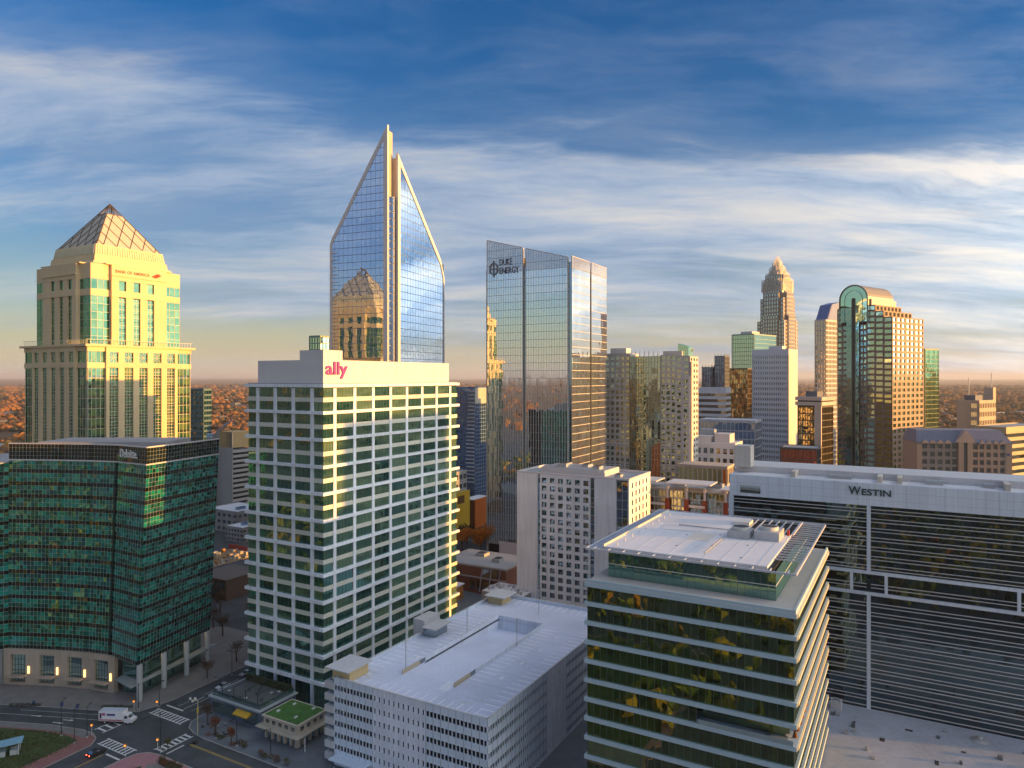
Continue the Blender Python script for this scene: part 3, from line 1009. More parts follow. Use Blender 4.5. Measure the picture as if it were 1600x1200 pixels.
# ---- long hotel slab with hundreds of thin white ledges
def westin():
    k0 = 38.7
    x, y = 67.7, 221.0                       # left end of the front
    L = 105.0
    ox, oy = x + SA * L, y - CA * L          # front right end is the local origin, front runs along +y (b) to the left end
    b = B('hotel_slab', 'long dark glass hotel slab ruled with thin white ledges and WESTIN sign', ox, oy, 24, L)
    clad = stone('pale_blue_cladding', (0.66, 0.72, 0.78), 0.6, 0.09, 0.25, 0.20, 0.03)
    gl = glass('hotel_glass', (0.40, 0.64, 0.76), 0.15, ((0.003, 0.006, 0.007), (0.006, 0.014, 0.018), (0.02, 0.045, 0.055)), (0.55, 0.9), 0.016, 0.04)
    ledge = stone('white_ledge', (0.62, 0.60, 0.58), 0.6, 0.04, 0.3, 0.05, 0)
    T, G0 = 70.0, 6.0
    b.box('core', dark_core, 1.0, 23.5, 0.5, L - .5, 0, 62)
    b.box('cladding_band', clad, -0.15, 24, 0, L, 63.6, T)
    b.box('end_wall', clad, -0.15, 24, L - 1.2, L + .25, 0, 63.6)
    # seams in the cladding
    for i in range(34):
        s_ = 2 + i * 3.05
        b.jf('cladding_seams', stone('seam', (0.34, 0.37, 0.40), .7), 'L', s_, s_ + .05, 63.7, 69.9, .12, .162)
    for z in (65.3, 67.6):
        b.jf('cladding_seams', stone('seam'), 'L', .1, L - .1, z, z + .05, .12, .164)
    pil = L - k0                             # the pillar that splits the front
    fh = 2.66
    split = [(pil + .55, L - 1.3), (2.0, pil - .55)]
    zb = 44.2                                # the transfer band
    b.f('pillar', clad, 'L', pil - .5, pil + .5, zb + .9, 63.5, -.4, .35)
    b.f('pillar', clad, 'L', pil - .5, pil + .5, G0, 38.2, -.4, .35)
    b.f('transfer_band', clad, 'L', 1, L - 1.3, zb, zb + .9, -.4, .4)
    b.f('transfer_band', clad, 'L', 1, L - 1.3, 38.2, 39.1, -.4, .4)
    for s_ in (pil + 4.4, pil - 4.4, pil - 35):
        b.f('pillar', clad, 'L', s_ - .4, s_ + .4, 39.1, zb, -.4, .36)
    z = 62.6
    while z > G0:
        if not (38.0 < z < 39.3 or 43.9 < z < 45.3):
            for s0, s1 in split:
                for dz in (0, .95):
                    if z - dz > G0 + .2 and not (38.0 < z - dz < 39.3 or 43.9 < z - dz < 45.3):
                        b.f('ledge', ledge, 'L', s0, s1, z - dz - .075, z - dz + .075, -.3, .18)
        for i in range(56):
            s0, s1 = 2 + (L - 3.3) * i / 56, 2 + (L - 3.3) * (i + 1) / 56
            b.jq('glazing', gl, 'L', s0, s1, max(z - fh, G0), z, -.15)
        z -= fh
    b.jq('glazing', gl, 'L', 2, L - 1.3, 62.6, 63.6, -.15)
    for s0 in (L - 9.2, 3.0 + 21):
        b.f('louvre_opening', glass('hotel_louvre', (.8, .9, .9), .3, ((.01, .02, .02), (.05, .07, .07), (.12, .14, .12))), 'L', s0, s0 + 6.0, 64.6, 66.9, .14, .19)
    # roof
    b.box('roof', roof_white, .4, 23.6, .5, L - .5, T, T + .1)
    b.box('parapet', white_paint, 8.0, 23.8, .4, L - .3, T + .1, T + 2.0)
    b.box('stair_head', stone('stair_head_buff', (0.60, 0.55, 0.48)), 4.0, 9.5, L - 5.5, L - .6, T + 2.002, T + 8.6)
    cream = stone('cream_upstand', (0.62, 0.55, 0.46))
    for s0 in (L - 19, L - 42, L - 47, L - 72):
        b.box('roof_upstand', cream, .8, 8.0, s0, s0 + 1.2, T + .1, T + 1.9)
    for s0, w in ((L - 35, 12), (L - 58, 9), (L - 70, 6)):
        b.box('plant_rail', metal_grey, 3, 3.3, s0, s0 + w, T + .9, T + 1.2)
        b.box('plant_unit', metal_grey, 4.5, 7.0, s0 + 1, s0 + w * .6, T + .1, T + 1.2)
    dk = stone('dark_teal_sign', (0.02, 0.06, 0.06), .5)
    wl = lettering('sign_lettering', 'W', dk, b.o, (-0.16, pil + 5.2, 66.5), (0, -1, 0), 2.4, .25, 3.2, .02)
    lettering('sign_lettering', 'ESTIN', dk, b.o, (-0.16, pil + 1.8, 66.5), (0, -1, 0), 1.85, .25, 7.4, .02)
    b.done()
    # low roof in front of it
    px, py = 101.4, 202.0
    lo = thing('low_podium', 'flat pale low roof with vents at the foot of the hotel', 'roof', (px, py, 0), GA)
    roofm = stone('stained_roof', (0.38, 0.41, 0.47), .9, .36, .10, 0, .1)
    MB().box(-62, -.2, -64, 12.2, 0, G0).build('wall', clad, lo)
    MB().box(-61.6, -.5, -63.6, 11.9, G0 + .004, G0 + .05).build('roof_sheet', roofm, lo)
    ventm = stone('vent_dark', (0.12, 0.13, 0.15), .6)
    rr = random.Random(3)
    for i in range(22):
        vx, vy = rr.uniform(-40, -4), rr.uniform(-40, 9)
        r_ = rr.uniform(.25, .8)
        MB().box(-r_, r_, -r_ * .7, r_ * .7, 0, rr.uniform(.3, 1.0)).build('roof_vent', ventm if i % 2 else metal_grey, lo, (vx, vy, G0 + .05))
    o = MB().box(-1.4, 1.4, -1.4, 1.4, 0, 2.4).build('plant_box', white_paint, lo, (-4.5, 8.0, G0 + .05))
    MB().bar((-1.1, -1.1, 2.43), (1.1, 1.1, 2.43), .2).bar((-1.1, 1.1, 2.47), (1.1, -1.1, 2.47), .2).build('cross_brace', ventm, o)
    MB().cyl(0, 0, 0, .5, 2.2, 1.2, 16).cyl(0, 0, .5, 1.3, .7, .6, 12).build('roof_cowl', metal_grey, lo, (-6, -26, G0 + .05))
    for i, (a, c_, w, d) in enumerate(((-12, 3, 3.0, .6), (-18, -4, 2.0, 1.2), (-9, -10, 1.2, 1.8), (-24, -16, 2.4, .9), (-15, -22, 1.0, 1.0))):
        MB().box(-w / 2, w / 2, -d / 2, d / 2, 0, .02).build('roof_patch', stone('patch_black', (0.04, 0.04, 0.045), .8), lo, (a, c_, G0 + .052))


westin()


# ---- concrete hotel with punched windows
def punched_hotel():
    b = B('concrete_hotel', 'grey concrete hotel block with rows of square punched windows', 44.5, 270, 25, 48.7)
    con = stone('hotel_concrete', (0.74, 0.74, 0.76), .85, .13, .25, .22, .1)
    blu = glass('hotel_strip_glass', (.7, .85, 1.0), .4, ((.004, .012, .03), (.01, .03, .06), (.03, .05, .07)))
    gl = glass('punched_glass', (.78, .88, 1.0), .45, ((.01, .02, .035), (.03, .06, .09), (.22, .13, .08)), (.5, .82), .03, .05)
    W_, D_, T, fh, n = 25.0, 48.7, 61.0, 3.3, 17
    b.box('core', dark_core, .8, W_ - .8, .8, D_ - .8, 0, T - 1.5)
    # L face from the corner leftwards: blank panel, glass slot, windows, glass slot, blank panel
    b.f('blank_panel', con, 'L', 5.2, 14.2, 0, T - .2, -.5, .12)
    b.f('blank_panel', con, 'L', 39.2, D_, 0, T - .2, -.5, .12)
    for s0, s1 in ((0.6, 5.2), (14.2, 16.0), (38.0, 39.2)):
        b.curtain('L', s0, s1, 1, T - 1.0, 2 if s1 - s0 > 3 else 1, n, blu, whitebar, -.45, .1, .1, .05)
    wz = [T - 3.6 - fh * k for k in range(n)]
    s0, s1, nc = 16.0, 38.0, 6
    pitch = (s1 - s0) / nc
    ww, wh = 2.15, 2.1
    edges = []
    for i in range(nc):
        c = s0 + pitch * (i + .5)
        edges.append((c - ww / 2, c + ww / 2))
    prev = s0
    for a, e in edges + [(s1, s1)]:
        if a - prev > .05:
            b.f('concrete_pier', con, 'L', prev, a, 0, T - .2, -.5, 0)
        prev = e
    for (a, e) in edges:
        zt = T - .2
        for k, z in enumerate(wz):
            if z < 1:
                break
            b.f('concrete_sill', con, 'L', a, e, z + wh / 1, zt, -.5, -.004)
            b.f('window', gl, 'L', a, e, z, z + wh, -.42, -.3)
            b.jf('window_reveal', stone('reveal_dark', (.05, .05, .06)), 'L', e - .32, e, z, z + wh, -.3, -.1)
            zt = z
        b.f('concrete_sill', con, 'L', a, e, 0, zt, -.5, -.004)
    # R face
    prev = .0
    cs = [(3.0 + 4.1 * i, 4.5 + 4.1 * i) for i in range(5)]
    for a, e in cs + [(W_, W_)]:
        b.f('concrete_pier', con, 'R', prev, a, 0, T - .2, -.5, 0)
        prev = e
    for (a, e) in cs:
        zt = T - .2
        for z in wz:
            if z < 1:
                break
            b.f('concrete_sill', con, 'R', a, e, z + wh, zt, -.5, -.004)
            b.f('window', gl, 'R', a, e, z, z + wh, -.42, -.3)
            zt = z
        b.f('concrete_sill', con, 'R', a, e, 0, zt, -.5, -.004)
    b.f('rear_wall', con, 'P', 0, W_, 0, T - .2, -.5, 0)
    b.f('rear_wall', con, 'Q', .5, D_ - .5, 0, T - .2, -.5, 0)
    b.box('roof', roof_grey, .5, W_ - .5, .5, D_ - .5, T - .6, T - .3)
    for face, L in (('L', D_), ('R', W_), ('P', W_), ('Q', D_)):
        b.f('coping', white_paint, face, 0, L, T - .195, T + .5, -.6, .15)
    b.box('plant_screen', white_paint, 5, 21, 12, 40, T - .3, T + 2.1)
    b.box('plant_roof', roof_grey, 5.3, 20.7, 12.3, 39.7, T + 2.102, T + 2.2)
    rooftop_plant(b, ((7, 15, 4, 3, 1.2), (12, 22, 5, 3, 1.0), (8, 30, 6, 4, 1.4)), T + 2.2)
    rooftop_plant(b, ((4, 5, 3, 2.5, 1.5),), T - .3)
    # faint sign letters down the blank panel
    fnt = stone('faint_sign', (0.58, 0.58, 0.60), .6)
    for i, ch in enumerate('MARRIOTT'):
        lettering('sign_lettering', ch, fnt, b.o, (-.121, 8.6, T - 12 - i * 2.5), (0, -1, 0), 1.7, .1, 1.5)
    b.done()


punched_hotel()
# ------------------------------------------------------------------ teal glass building with the bowed front
def bowed_building():
    x0, y0 = -115.3, 218.5
    root = thing('glass_office_building', 'dark teal gridded glass office building with bowed front above stone base', 'building', (x0, y0, 0), 0)
    gl = glass('teal_glass', (.30, .78, .70), .42, ((.001, .008, .008), (.002, .06, .05), (.008, .32, .25)), (.44, .70), .035, .05, .02)
    sp = glass('black_spandrel', (.6, .8, .75), .10, ((.003, .006, .006), (.005, .01, .01), (.01, .02, .02)), (.5, .9), .01, .04)
    bar = stone('pale_grid_bar', (.30, .32, .29), .5, .05, .5, .03, 0)
    pts = [(9.1, 31.2), (0.0, 0.0), (-12.9, 8.2), (-22, 10.6), (-32, 12.3), (-49.5, 14.0)]
    lean = [3.3, 3.2, 2.3, 1.7, 1.1, .2]
    back = [(-49.5, 40.0), (4.5, 40.0), (9.1, 31.2)]
    bl = [.2, 3.3, 3.3]
    wing = [(-49.5, 14.0), (-68, 5.5)]
    wl = [.2, -2.0]
    z0, z1, zc = 11.4, 73.0, 78.4

    def P(i, z, pp, ll):
        t = (z - z0) / (zc - z0)
        return Vector((pp[i][0] + ll[i] * max(0, t), pp[i][1], z))
    G1, S1, BR = MB(), MB(), MB()
    floors = 15
    fh = (z1 - z0) / floors

    def wallseg(pp, ll, i, za, zb, nrows, style):
        a0, b0 = P(i, za, pp, ll), P(i + 1, za, pp, ll)
        length = (b0 - a0).length
        n = max(2, round(length / 1.25))
        rh = (zb - za) / nrows

        def at(u, z):
            return P(i, z, pp, ll).lerp(P(i + 1, z, pp, ll), u)
        for c in range(n):
            for r in range(nrows):
                q = [at((c + 1) / n, za + r * rh), at(c / n, za + r * rh), at(c / n, za + (r + 1) * rh), at((c + 1) / n, za + (r + 1) * rh)]
                (S1 if style(r) else G1).poly(q)
        for c in range(n + 1):
            BR.bar(at(c / n, za), at(c / n, zb), .07)
        for r in range(nrows + 1):
            BR.bar(at(0, za + r * rh), at(1, za + r * rh), .065)
    for i in range(len(pts) - 1):
        wallseg(pts, lean, i, z0, z1, floors * 3, lambda r: r % 3 == 0)
        wallseg(pts, lean, i, z1 + .35, zc, 4, lambda r: True)
    for i in range(2):
        wallseg(back, bl, i, z0, z1, floors, lambda r: False)
    wallseg(wing, wl, 0, z0, z1 - 1, floors * 3, lambda r: r % 3 == 0)
    G1.build('glazing', gl, root, stuff=True)
    S1.build('spandrel_glazing', sp, root, stuff=True)
    BR.build('mullion_grid', bar, root, stuff=True)
    # solid core behind the skin
    def ring(z, ins):
        r = [P(i, z, pts, lean) for i in range(len(pts))]
        r += [Vector((-49, 39.6, z)), Vector((4, 39.6, z))]
        c = sum(r, Vector((0, 0, 0))) / len(r)
        c.z = z
        return [p + (c - p).normalized() * ins for p in r][::-1]
    MB().loft(ring(z0, 1.0), ring(z1, 1.0)).build('core', dark_core, root)
    MB().loft(ring(z1 + .004, .3), ring(z1 + .4, .3)).build('roof', roof_grey, root)
    MB().box(-40, 2, 14, 32, z1 + .4, zc + .5).build('penthouse', roof_grey, root)
    ptop = MB()
    for zz_ in (z1 + .17, zc + .12):
        for i in range(len(pts) - 1):
            ptop.bar(P(i, zz_, pts, lean), P(i + 1, zz_, pts, lean), .45, .4)
    for i in range(2):
        pass
    MB().bar(P(2, z0, pts, lean) + Vector((-.1, -.2, 0)), P(2, z1, pts, lean) + Vector((-.1, -.2, 0)), .5).build('facet_seam', stone('seam_black', (.01, .02, .02), .4), root)
    ptop.build('cornice_rail', stone('pink_white_rail', (.60, .54, .54), .6), root)
    MB().loft([(-68, 5.5, z0), (-49.7, 14, z0), (-49.7, 40, z0), (-68, 40, z0)], [(-69.5, 6, z1 - 1), (-49.7, 14.6, z1 - 1), (-49.7, 40, z1 - 1), (-69.5, 40, z1 - 1)]).build('wing_core', dark_core, root)
    MB().box(-69, -49.8, 7, 40, z1 - .9, z1 - .5).build('wing_roof', roof_grey, root)
    # stone base following the bow
    st = stone('base_limestone', (.40, .33, .26), .85, .1, .35, .15, .1)
    dkgl = glass('base_glass', (.7, 1, .95), .3, ((.004, .02, .02), (.01, .05, .045), (.04, .10, .08)), (.5, .85))
    lampm = emit('sconce_glow', (1.0, .50, .16), 1.1)
    base = [(-10.5, 6.9), (-20.5, 10.0), (-30.5, 11.9), (-40.5, 13.0), (-50.5, 13.8)]
    for i in range(4):
        a, c = Vector((*base[i], 0)), Vector((*base[i + 1], 0))
        d = (c - a)
        L = d.length
        d.normalize()
        n_ = Vector((-d.y, d.x, 0))          # into the building is to the right of travel leftwards
        if n_.y > 0:
            n_ = -n_
        def T(s_, o, z):
            p = a + d * s_ + n_ * o
            return (p.x, p.y, z)
        def blk(name, mat, s0, s1, o0, o1, za, zb):
            return MB().loft([T(s1, o0, za), T(s0, o0, za), T(s0, o1, za), T(s1, o1, za)], [T(s1, o0, zb), T(s0, o0, zb), T(s0, o1, zb), T(s1, o1, zb)]).build(name, mat, root)
        w0, w1 = 2.4, L - 2.4
        blk('stone_pier', st, 0.01, w0, -1.0, .6, .14, z0 + .2)
        blk('stone_pier', st, w1, L - .01, -1.0, .6, .14, z0 + .2)
        blk('stone_lintel', st, w0, w1, -1.0, .58, 9.9, z0 + .2)
        blk('stone_plinth', st, w0, w1, -1.0, .9, .14, 1.0)
        win = blk('base_window', dkgl, w0, w1, -.4, -.2, 1.0, 9.9)
        bars = MB()
        for k in range(6):
            s_ = w0 + (w1 - w0) * k / 5
            bars.bar(T(s_, -.15, 1.0), T(s_, -.15, 9.9), .1)
        for k in range(6):
            z_ = 1.0 + 8.9 * k / 5
            bars.bar(T(w0, -.15, z_), T(w1, -.15, z_), .1)
        bars.build('window_bars', stone('dark_bar', (.06, .08, .08), .5), win)
        blk('door_canopy', st, w0 - .6, w1 + .6, .62, 2.4, 3.0, 3.35)
        lp = blk('wall_sconce', lampm, 1.0, 1.5, .62, .85, 3.9, 6.2)
    MB().box(-70, -51, 6, 20, 0.14, z0).build('wing_base', stone('blue_grey_base', (.26, .29, .32), .8), root)
    # recessed glass foot and round columns under the prow
    MB().prism(ccw([(-8.6, 7.5), (-1.5, 6.0), (6.0, 31), (-8.6, 31)]), .14, z0 - .02).build('lobby_glass', dkgl, root)
    colm = stone('column_pale', (.40, .42, .42), .6, .06, .4, .1, 0)
    for k in range(4):
        t = .02 + k * .31
        MB().cyl(9.1 * t + .1, 31.2 * t + .3, .14, z0 - .02, .85, .85, 16).build('column', colm, root)
    can = MB()
    can.loft([(-9, 4.2, 5.0), (-1.2, -1.6, 5.0), (10.8, 33.5, 5.0), (7.6, 34, 5.0), (-1.0, 3.0, 5.0), (-8.6, 8, 5.0)], [(-9, 4.2, 5.5), (-1.2, -1.6, 5.5), (10.8, 33.5, 5.5), (7.6, 34, 5.5), (-1.0, 3.0, 5.5), (-8.6, 8, 5.5)])
    can.build('street_canopy', stone('canopy_grey', (.30, .33, .33), .5), root)
    for k in range(3):
        t = .12 + k * .3
        MB().bar((9.1 * t - .8, 31.2 * t + .4, z0 - .3), (9.1 * (t + .2) - .8, 31.2 * (t + .2) + .4, z0 - .3), .25, .08).build('soffit_light', emit('soffit_glow', (1.0, .72, .40), 2.2), root)
    wh = stone('sign_white', (.75, .75, .72), .5)
    org = P(2, z1 + 1.9, pts, lean).lerp(P(1, z1 + 1.9, pts, lean), .18)
    d2 = (P(1, z1 + 2.4, pts, lean) - org)
    d2.z = 0
    d2.normalize()
    out = Vector((d2.y, -d2.x, 0))
    lettering('sign_lettering', 'Deloitte.', wh, root, tuple(org + out * .5), tuple(d2), 2.6, .25, 9.0, .0)


bowed_building()


# ------------------------------------------------------------------ stone bank tower with the pyramid roof
def pyramid_tower():
    S = 49.5
    b = B('bank_tower', 'cream stone office tower with stepped top and latticed pyramid roof', -173.7, 290, S, S)
    st = stone('cream_stone', (.66, .50, .29), .85, .07, .3, .10, .08)
    gl = glass('bank_glass', (.34, .68, .46), .18, ((.003, .022, .02), (.008, .06, .045), (.12, .18, .06)), (.45, .78), .010, .03)
    wb = stone('cream_bar', (.55, .53, .40), .6)
    T1, T2 = 113.8, 148.0
    fh = 4.2
    b.box('lower_core', dark_core, 1.6, S - 1.6, 1.6, S - 1.6, 0, T1 - .5)
    c0, c1 = 8.2, 41.3
    pitch = (c1 - c0) / 5
    ww = 3.9
    for face in 'RLPQ':
        # corner glass
        for s0, s1 in ((.9, c0), (c1, S - .9)):
            b.curtain(face, s0, s1, 20, 104.0, 4, 20, gl, wb, -1.2, .16, .16, .1, spandrel=glass('bank_dark_row', (.6, .8, .7), .12, ((.004, .01, .01), (.008, .02, .018), (.02, .04, .03))), sh=.28)
            b.curtain(face, s0, s1, 106.2, 111.0, 4, 1, gl, wb, -1.2, .16, .16, .1)
        # stone field with five window columns
        prev = c0
        cols = [(c0 + pitch * (i + .5) - ww / 2, c0 + pitch * (i + .5) + ww / 2) for i in range(5)]
        for a, e in cols + [(c1, c1)]:
            b.f('stone_pilaster', st, face, prev, a, 0, 104.2, -1.7, 0)
            prev = e
        for a, e in cols:
            for k in range(20):
                z = 104.0 - fh * (k + 1)
                if face in 'RL':
                    b.f('window', gl, face, a, e, z + 1.1, z + fh, -.75, -.6)
                else:
                    b.jq('rear_glazing', gl, face, a, e, z + 1.1, z + fh, -.6)
                b.jf('spandrel_glass', glass('bank_dark_row'), face, a, e, z, z + 1.1, -.75, -.62)
                for dz in (0.0, 1.1, 2.6):
                    b.jf('window_bars', wb, face, a, e, z + dz - .08, z + dz + .08, -.65, -.5)
            for q in (0, 1, 2, 3):
                c = a + (e - a) * q / 3
                b.jf('window_bars', wb, face, c - .09, c + .09, 20, 104, -.65, -.5)
            # star panels under the cornice
            zc = 106.4
            b.f('star_panel', gl, face, a, e, zc, zc + 4.4, -.8, -.62)
            m = b.mb('star_tracery', wb)
            for (u0, v0, u1, v1) in ((0, 0, 1, 1), (0, 1, 1, 0), (.5, 0, .5, 1), (0, .5, 1, .5)):
                def tp(u, v):
                    r = b.rect(face, a + (e - a) * u, a + (e - a) * u, -.56, -.56)
                    return (r[0], r[2], zc + 4.4 * v)
                m.bar(tp(u0, v0), tp(u1, v1), .16)
        b.f('stone_band', st, face, c0, c1, 104.2, 106.4, -1.7, .05)
        prev = c0
        for a, e in cols + [(c1, c1)]:
            b.f('stone_block', st, face, prev, a, 106.402, 110.8, -1.7, 0)
            prev = e
        b.f('stone_band', st, face, c0, c1, 110.802, T1 - .9, -1.7, .05)
        for s0, s1 in ((.6, c0 - .01), (c1 + .01, S - .6)):
            b.f('corner_band', st, face, s0, s1, 104.0, 106.2, -1.3, -.7)
            b.f('corner_band', st, face, s0, s1, 111.0, T1 - .9, -1.3, -.7)
    b.box('cornice', st, -.7, S + .7, -.7, S + .7, T1 - .9, T1)
    rail = b.mb('terrace_railing', wb)
    for face in 'RL':
        for i in range(34):
            s_ = .4 + i * 1.45
            b.jf('terrace_railing', wb, face, s_, s_ + .12, T1, T1 + 2.0, -.6, -.5)
        b.jf('terrace_railing', wb, face, .2, S - .2, T1 + 1.95, T1 + 2.1, -.62, -.48)
    # upper tier: cross-shaped, glass in the stepped corners
    i0, i1 = 2.5, S - 2.5
    n0, n1 = 12.0, S - 12.0                   # stone field limits on each face
    k = 3.4                                   # depth of each corner step
    b.box('upper_core', dark_core, i0 + k + 1.2, i1 - k - 1.2, i0 + k + 1.2, i1 - k - 1.2, T1, T2 - 3)
    for face in 'RLPQ':
        dd = -i0
        w0, w1 = n0, n1
        pw = (w1 - w0) / 5
        cols = [(w0 + pw * (i + .5) - 1.45, w0 + pw * (i + .5) + 1.45) for i in range(5)]
        cols = [cols[0], cols[2], cols[4]] if False else [(w0 + 3.2 + 6.5 * i, w0 + 6.4 + 6.5 * i) for i in range(3)]
        prev = w0
        for a, e in cols + [(w1, w1)]:
            b.f('stone_pilaster', st, face, prev, a, T1, 134.5, dd - 2, dd)
            b.f('stone_pilaster', st, face, prev, a, 137.2, 141.5, dd - 2, dd)
            prev = e
        for a, e in cols:
            for j in range(6):
                z = T1 + .4 + j * 3.35
                b.f('window', gl, face, a, e, z, z + 3.2, dd - .8, dd - .65)
                b.jf('window_bars', wb, face, a, e, z + 1.5, z + 1.65, dd - .7, dd - .55)
            b.jf('window_bars', wb, face, (a + e) / 2 - .08, (a + e) / 2 + .08, T1, 134.5, dd - .7, dd - .55)
            b.f('window', gl, face, a, e, 137.2, 141.5, dd - .8, dd - .65)
        b.f('stone_band', st, face, w0, w1, 134.5, 137.2, dd - 2, dd + .15)
        b.f('stone_frieze', st, face, w0, w1, 141.5, T2, dd - 2, dd + .1)
        b.f('frieze_ledge', st, face, w0 - .2, w1 + .2, 143.3, 143.9, dd, dd + .5)
        # stepped glass corners
        for s0, s1, dep in ((i0 + k * .5, w0, k * .5), (w1, i1 - k * .5, k * .5)):
            b.curtain(face, s0, s1, T1 + .3, 134.5, 3, 6, gl, wb, dd - dep, .14, .14, .1)
            b.curtain(face, s0, s1, 137.2, 141.5, 3, 1, gl, wb, dd - dep, .14, .14, .1)
            b.f('corner_band', st, face, s0, s1, 134.5, 137.2, dd - dep - .8, dd - dep + .2)
            b.f('corner_frieze', st, face, s0, s1, 141.5, T2 - .01, dd - dep - .8, dd - dep + .2)
        for s0, s1, dep in ((i0 + k * 1.6, i0 + k * 1.6 + 1.4, k * 1.3),):
            pass
    b.box('attic', st, i0 + k + .6, i1 - k - .6, i0 + k + .6, i1 - k - .6, T2 - 5.5, T2 - .3)
    c = S / 2

    def sq(h, z):
        return [(c - h, c - h, z), (c + h, c - h, z), (c + h, c + h, z), (c - h, c + h, z)]
    b.box('cornice', st, i0 + .2, i1 - .2, n0 - 2.2, n1 + 2.2, T2 + .002, T2 + .5)
    b.box('cornice', st, n0 - 2.2, n1 + 2.2, i0 + .2, n0 - 2.202, T2 + .002, T2 + .5)
    b.box('cornice', st, n0 - 2.2, n1 + 2.2, n1 + 2.202, i1 - .2, T2 + .002, T2 + .5)
    MB().loft(sq(18.4, T2 + .5), sq(17.8, T2 + 1.6)).build('roof_step', st, b.o)
    MB().loft(sq(17.0, T2 + 1.6), sq(16.6, T2 + 4.4)).build('roof_step', st, b.o)
    MB().loft(sq(16.2, T2 + 4.4), sq(15.4, T2 + 9.2)).build('roof_step', st, b.o)
    fin = MB()
    for face in range(4):
        for i in range(28):
            t = -15.2 + 30.4 * i / 27
            p, q = Vector((t, -16.3, T2 + 4.9)), Vector((t * .965, -15.55, T2 + 8.8))
            m = Matrix.Rotation(face * math.pi / 2, 3, 'Z')
            fin.bar(m @ p + Vector((c, c, 0)), m @ q + Vector((c, c, 0)), .28)
    fin.build('roof_fins', wb, b.o, stuff=True)
    zb, za, hb = T2 + 9.2, 179.0, 14.8
    zl = 173.6
    hl = hb * (za - zl) / (za - zb)
    MB().loft(sq(hb, zb), sq(hl, zl)).build('pyramid_roof', stone('pyramid_copper_pink', (.46, .40, .31), .6, .08, .3, .05, 0), b.o)
    lat = MB()
    for face in range(4):
        m = Matrix.Rotation(face * math.pi / 2, 3, 'Z')

        def sp_(u, t):
            h = hb * (1 - t)
            return m @ Vector((u * h, -h - .12, zb + (za - zb) * t)) + Vector((c, c, 0))

        def on(x, t):
            h = hb * (1 - t)
            return None if abs(x) > h + 1e-6 else m @ Vector((x, -h - .12, zb + (za - zb) * t)) + Vector((c, c, 0))
        tl = (zl - zb) / (za - zb)
        for i in range(-5, 6):
            for sgn in (-1, 1):
                x = i * 2 * hb / 5
                # a diagonal: x moves with height
                def clip(t):
                    return x + sgn * t * hb * 1.0
                ts = [j / 60 for j in range(61) if abs(clip(j / 60)) <= hb * (1 - j / 60) + 1e-6 and j / 60 <= tl]
                if len(ts) > 1:
                    lat.bar(on(clip(ts[0]), ts[0]), on(clip(ts[-1]), ts[-1]), .26)
        lat.bar(m @ Vector((-hb, -hb, zb)) + Vector((c, c, 0)), Vector((c, c, za)), .4)
        for u in (-.5, .5, 0):
            lat.bar(sp_(u, tl), Vector((c, c, za)), .22)
        lat.bar(sp_(-1, tl), sp_(1, tl), .3)
    lat.build('pyramid_lattice', stone('lattice_brown', (.10, .07, .05), .5), b.o)
    dk = stone('sign_brown', (.10, .05, .03), .6)
    lettering('sign_lettering', 'BANK OF AMERICA', dk, b.o, (n0 + 1.6, i0 - .12, 144.8), (1, 0, 0), 1.3, .12, 15.5, .01, 1.1)
    fl_ = MB()
    for i in range(5):
        w0 = 0.5 * i
        fl_.loft([(w0, -.12, 0 + .28 * i), (w0 + 1.5, -.12, -.8 + .28 * i), (w0 + 1.5, 0, -.8 + .28 * i), (w0, 0, .28 * i)],
                 [(w0 + 1.5, -.12, .8 + .28 * i - .55), (w0 + 3.0, -.12, 0 + .28 * i - .55), (w0 + 3.0, 0, .28 * i - .55), (w0 + 1.5, 0, .8 + .28 * i - .55)])
    fl_.build('flag_emblem', stone('sign_red', (.45, .06, .03), .6), b.o, (n0 + 18, i0 - .11, 145.2))
    b.done()


pyramid_tower()


